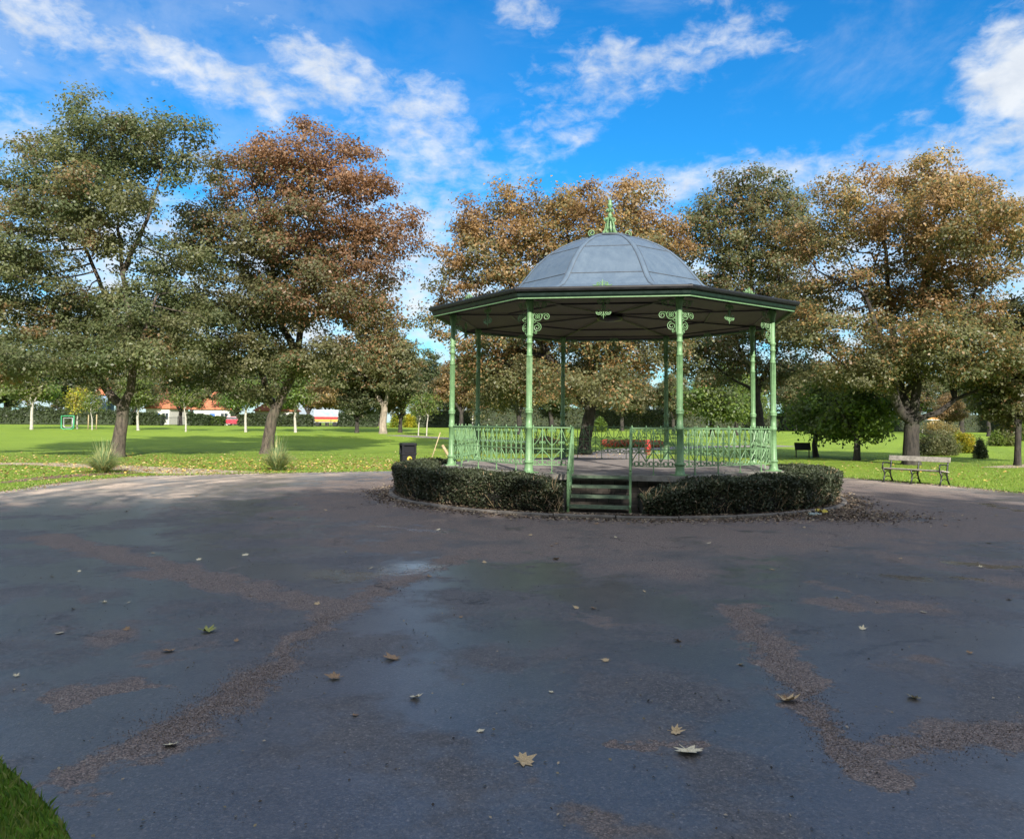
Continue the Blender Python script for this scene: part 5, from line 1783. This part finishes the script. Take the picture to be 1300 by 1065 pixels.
for i in range(len(OUT)):
    p_, q_ = OUT[i], OUT[(i + 1) % len(OUT)]
    if p_.y < 5 or (p_.x < 8 and p_.y < 12): continue
    L = (q_ - p_).length
    for _ in range(int(L * 420)):
        k = p_.lerp(q_, g.uniform(0, 1)); x, y = k.x + g.normal(0, .22), k.y + g.normal(0, .22)
        if inside(x, y, OUTC) and g.uniform(0, 1) < .85: continue
        pts.append((x, y, 0))
blades('margin_grass', 'ragged grass along the edge of the paving', pts, .05, 13, .007)
pts = []
for _ in range(60000):
    u = g.uniform(0, 1); px = g.uniform(-40, 1340)
    py = 575 + 55 * u
    if 500 < px < 1080: continue
    r = ray(px, py); tt = -CH / r.z
    x, y = (EYE + r * tt).x, (EYE + r * tt).y
    if not inside(x, y, OUTC): pts.append((x, y, terrain(x, y)))
blades('verge_grass', 'short grass of the verges near the paving', pts, .034, 14, .009)

# ------------------------------------------------------------------ sky
W = bpy.data.worlds.new('World'); C.world = W; W.use_nodes = True
t = NT(W.node_tree)
bg = W.node_tree.nodes['Background']
sky = t.new('ShaderNodeTexSky', sky_type='NISHITA')
sky.sun_disc = False; sky.sun_elevation = SUN_EL
# the sun lies at compass angle: rotation measured clockwise from +Y
sky.sun_rotation = pi - SUN_AZ
sky.air_density = 1.0; sky.dust_density = .6; sky.ozone_density = 2.5
hs = t.new('ShaderNodeHueSaturation'); hs.inputs['Saturation'].default_value = 1.32; hs.inputs['Value'].default_value = 1.0
t.put(hs.inputs['Color'], sky.outputs[0])
blue = t.mix(1.0, hs.outputs[0], (.22, .70, .84), 'MULTIPLY')
dirv = t.new('ShaderNodeTexCoord').outputs['Generated']
sx = t.new('ShaderNodeSeparateXYZ'); t.put(sx.inputs[0], dirv)
az = t.math('ARCTAN2', sx.outputs[0], sx.outputs[1])
el = t.math('ARCSINE', sx.outputs[2])
cb = t.new('ShaderNodeCombineXYZ'); t.put(cb.inputs[0], az); t.put(cb.inputs[1], el)
ae = cb.outputs[0]
def azel(px, py):
    r = ray(px, py).normalized()
    return math.atan2(r.x, r.y), math.asin(r.z)
st_ = t.vmath('MULTIPLY', ae, (1.0, 1.7, 1.0))
n1 = t.noise(st_, 9.0, 9, .60, .3)
n2 = t.noise(st_, 34, 6, .60, .3)
fbm = t.math('ADD', t.math('MULTIPLY', n1, .50), t.math('MULTIPLY', n2, .50))
def blob(px, py, rx, ry, rot=0.0, wgt=1.0):
    a, e = azel(px, py)
    mp = t.new('ShaderNodeMapping', vector_type='TEXTURE')
    t.put(mp.inputs['Vector'], ae)
    mp.inputs['Location'].default_value = (a, e, 0); mp.inputs['Rotation'].default_value = (0, 0, -rot); mp.inputs['Scale'].default_value = (rx / F * .9, ry / F, 1)
    return t.ss(t.vmath('LENGTH', mp.outputs[0]), 0.1, 1.25, wgt, 0)
B1 = [(55, 25, 110, 45, .25, .8), (235, 88, 105, 40, .30, 1.0), (330, 122, 85, 32, .45, 1.0), (420, 88, 115, 42, .2, 1.0), (545, 128, 75, 48, .5, .82), (10, 85, 40, 20, 0, .55),
      (330, 30, 90, 30, .2, .45), (520, 215, 130, 75, .1, .62), (520, 290, 90, 70, 0, 1.0), (680, 180, 90, 40, -.2, .5), (800, 85, 100, 50, .1, .85), (900, 60, 120, 40, -.25, .66), (990, 60, 70, 18, .15, .55),
      (665, 15, 70, 32, .2, .62), (900, 0, 80, 14, 0, .6), (820, 240, 130, 36, 0, .95), (1305, 100, 75, 85, -.6, 1.6), (1170, 220, 180, 62, -.12, 1.05), (1290, 245, 50, 40, 0, 1.1), (1165, 147, 50, 12, -.2, .55), (735, 178, 30, 14, 0, .6), (40, 170, 120, 40, .1, .55), (250, 210, 60, 50, 0, .75), (1380, 180, 120, 110, 0, .9), (-80, 120, 120, 60, 0, .7)]
B1 += [(150, 60, 260, 75, .2, .30), (960, 222, 130, 34, 0, .8), (60, 200, 160, 60, 0, .6), (600, 200, 160, 80, .1, .5), (450, 150, 120, 60, .2, .5), (750, 110, 160, 60, 0, .4), (400, 260, 120, 60, 0, .8)]
msk = None
for bb in B1:
    q = blob(*bb)
    msk = q if msk is None else t.math('ADD', msk, t.math('MULTIPLY', q, t.math('SUBTRACT', 1.0, msk)))
low = t.ss(el, .17, .38, 1.05, 0)
msk = t.math('MAXIMUM', msk, low)
dens = t.ss(t.math('ADD', t.math('MULTIPLY', msk, .66), t.math('MULTIPLY', t.math('SUBTRACT', fbm, .5), 2.2)),   .12, .98)
dens = t.math('MULTIPLY', dens, t.ss(msk, .02, .25))
# thin veil elsewhere in the sky
veil = t.ss(t.noise(st_, 3.2, 8, .62, .6), .50, .78, 0, .35)
veil = t.math('MAXIMUM', veil, t.math('MULTIPLY', t.ss(az, .1, -.6, 0, .28), t.ss(n1, .3, .6)))
dens = t.math('MAXIMUM', dens, veil)
shade = t.ss(t.noise(st_, 14, 6, .6, .4), .3, .7)
cc = t.mix(shade, (2.9, 3.15, 3.5), (3.75, 3.9, 4.05))
# broken white cloud, unseen, added overhead and behind the photographer as fill light
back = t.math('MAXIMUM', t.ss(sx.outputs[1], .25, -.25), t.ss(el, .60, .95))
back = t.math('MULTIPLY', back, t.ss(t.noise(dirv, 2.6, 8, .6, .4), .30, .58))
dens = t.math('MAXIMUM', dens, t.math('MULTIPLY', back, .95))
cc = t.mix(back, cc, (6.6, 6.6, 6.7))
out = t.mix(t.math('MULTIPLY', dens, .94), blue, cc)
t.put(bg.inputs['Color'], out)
bg.inputs['Strength'].default_value = .097
W.cycles.sampling_method = 'MANUAL'; W.cycles.sample_map_resolution = 512

# ------------------------------------------------------------------ sun, camera, render
L = bpy.data.lights.new('sun', 'SUN'); L.energy = 4.1; L.angle = math.radians(.53); L.color = (1.0, .93, .82)
so = bpy.data.objects.new('sun', L); COL.objects.link(so)
sd = Vector((math.sin(SUN_AZ) * math.cos(SUN_EL), -math.cos(SUN_AZ) * math.cos(SUN_EL), math.sin(SUN_EL)))
so.rotation_euler = sd.to_track_quat('Z', 'Y').to_euler()
so.location = sd * 60

cam = bpy.data.cameras.new('camera'); co = bpy.data.objects.new('camera', cam); COL.objects.link(co)
cam.sensor_fit = 'HORIZONTAL'; cam.sensor_width = 36.0
cam.lens = F / 1300 * 36.0
cam.shift_y = -(1065 / 2 - CYP) / 1300
cam.clip_start = .05; cam.clip_end = 5000
mw = Matrix((RIGHT, UP, -(RIGHT.cross(UP) * -1))).transposed().to_4x4()
mw = Matrix((RIGHT, UP, RIGHT.cross(UP))).transposed().to_4x4()
mw.translation = EYE
co.matrix_world = mw
C.camera = co
C.view_settings.view_transform = 'Standard'
C.view_settings.look = 'None'
C.view_settings.exposure = 1.36
C.view_settings.gamma = 1.0
C.render.engine = 'CYCLES'
cy = C.cycles
cy.max_bounces = 4; cy.diffuse_bounces = 2; cy.glossy_bounces = 2; cy.transmission_bounces = 4; cy.transparent_max_bounces = 4
cy.use_denoising = True
cy.sample_clamp_indirect = 4.0
cy.use_adaptive_sampling = True
cy.adaptive_threshold = .01
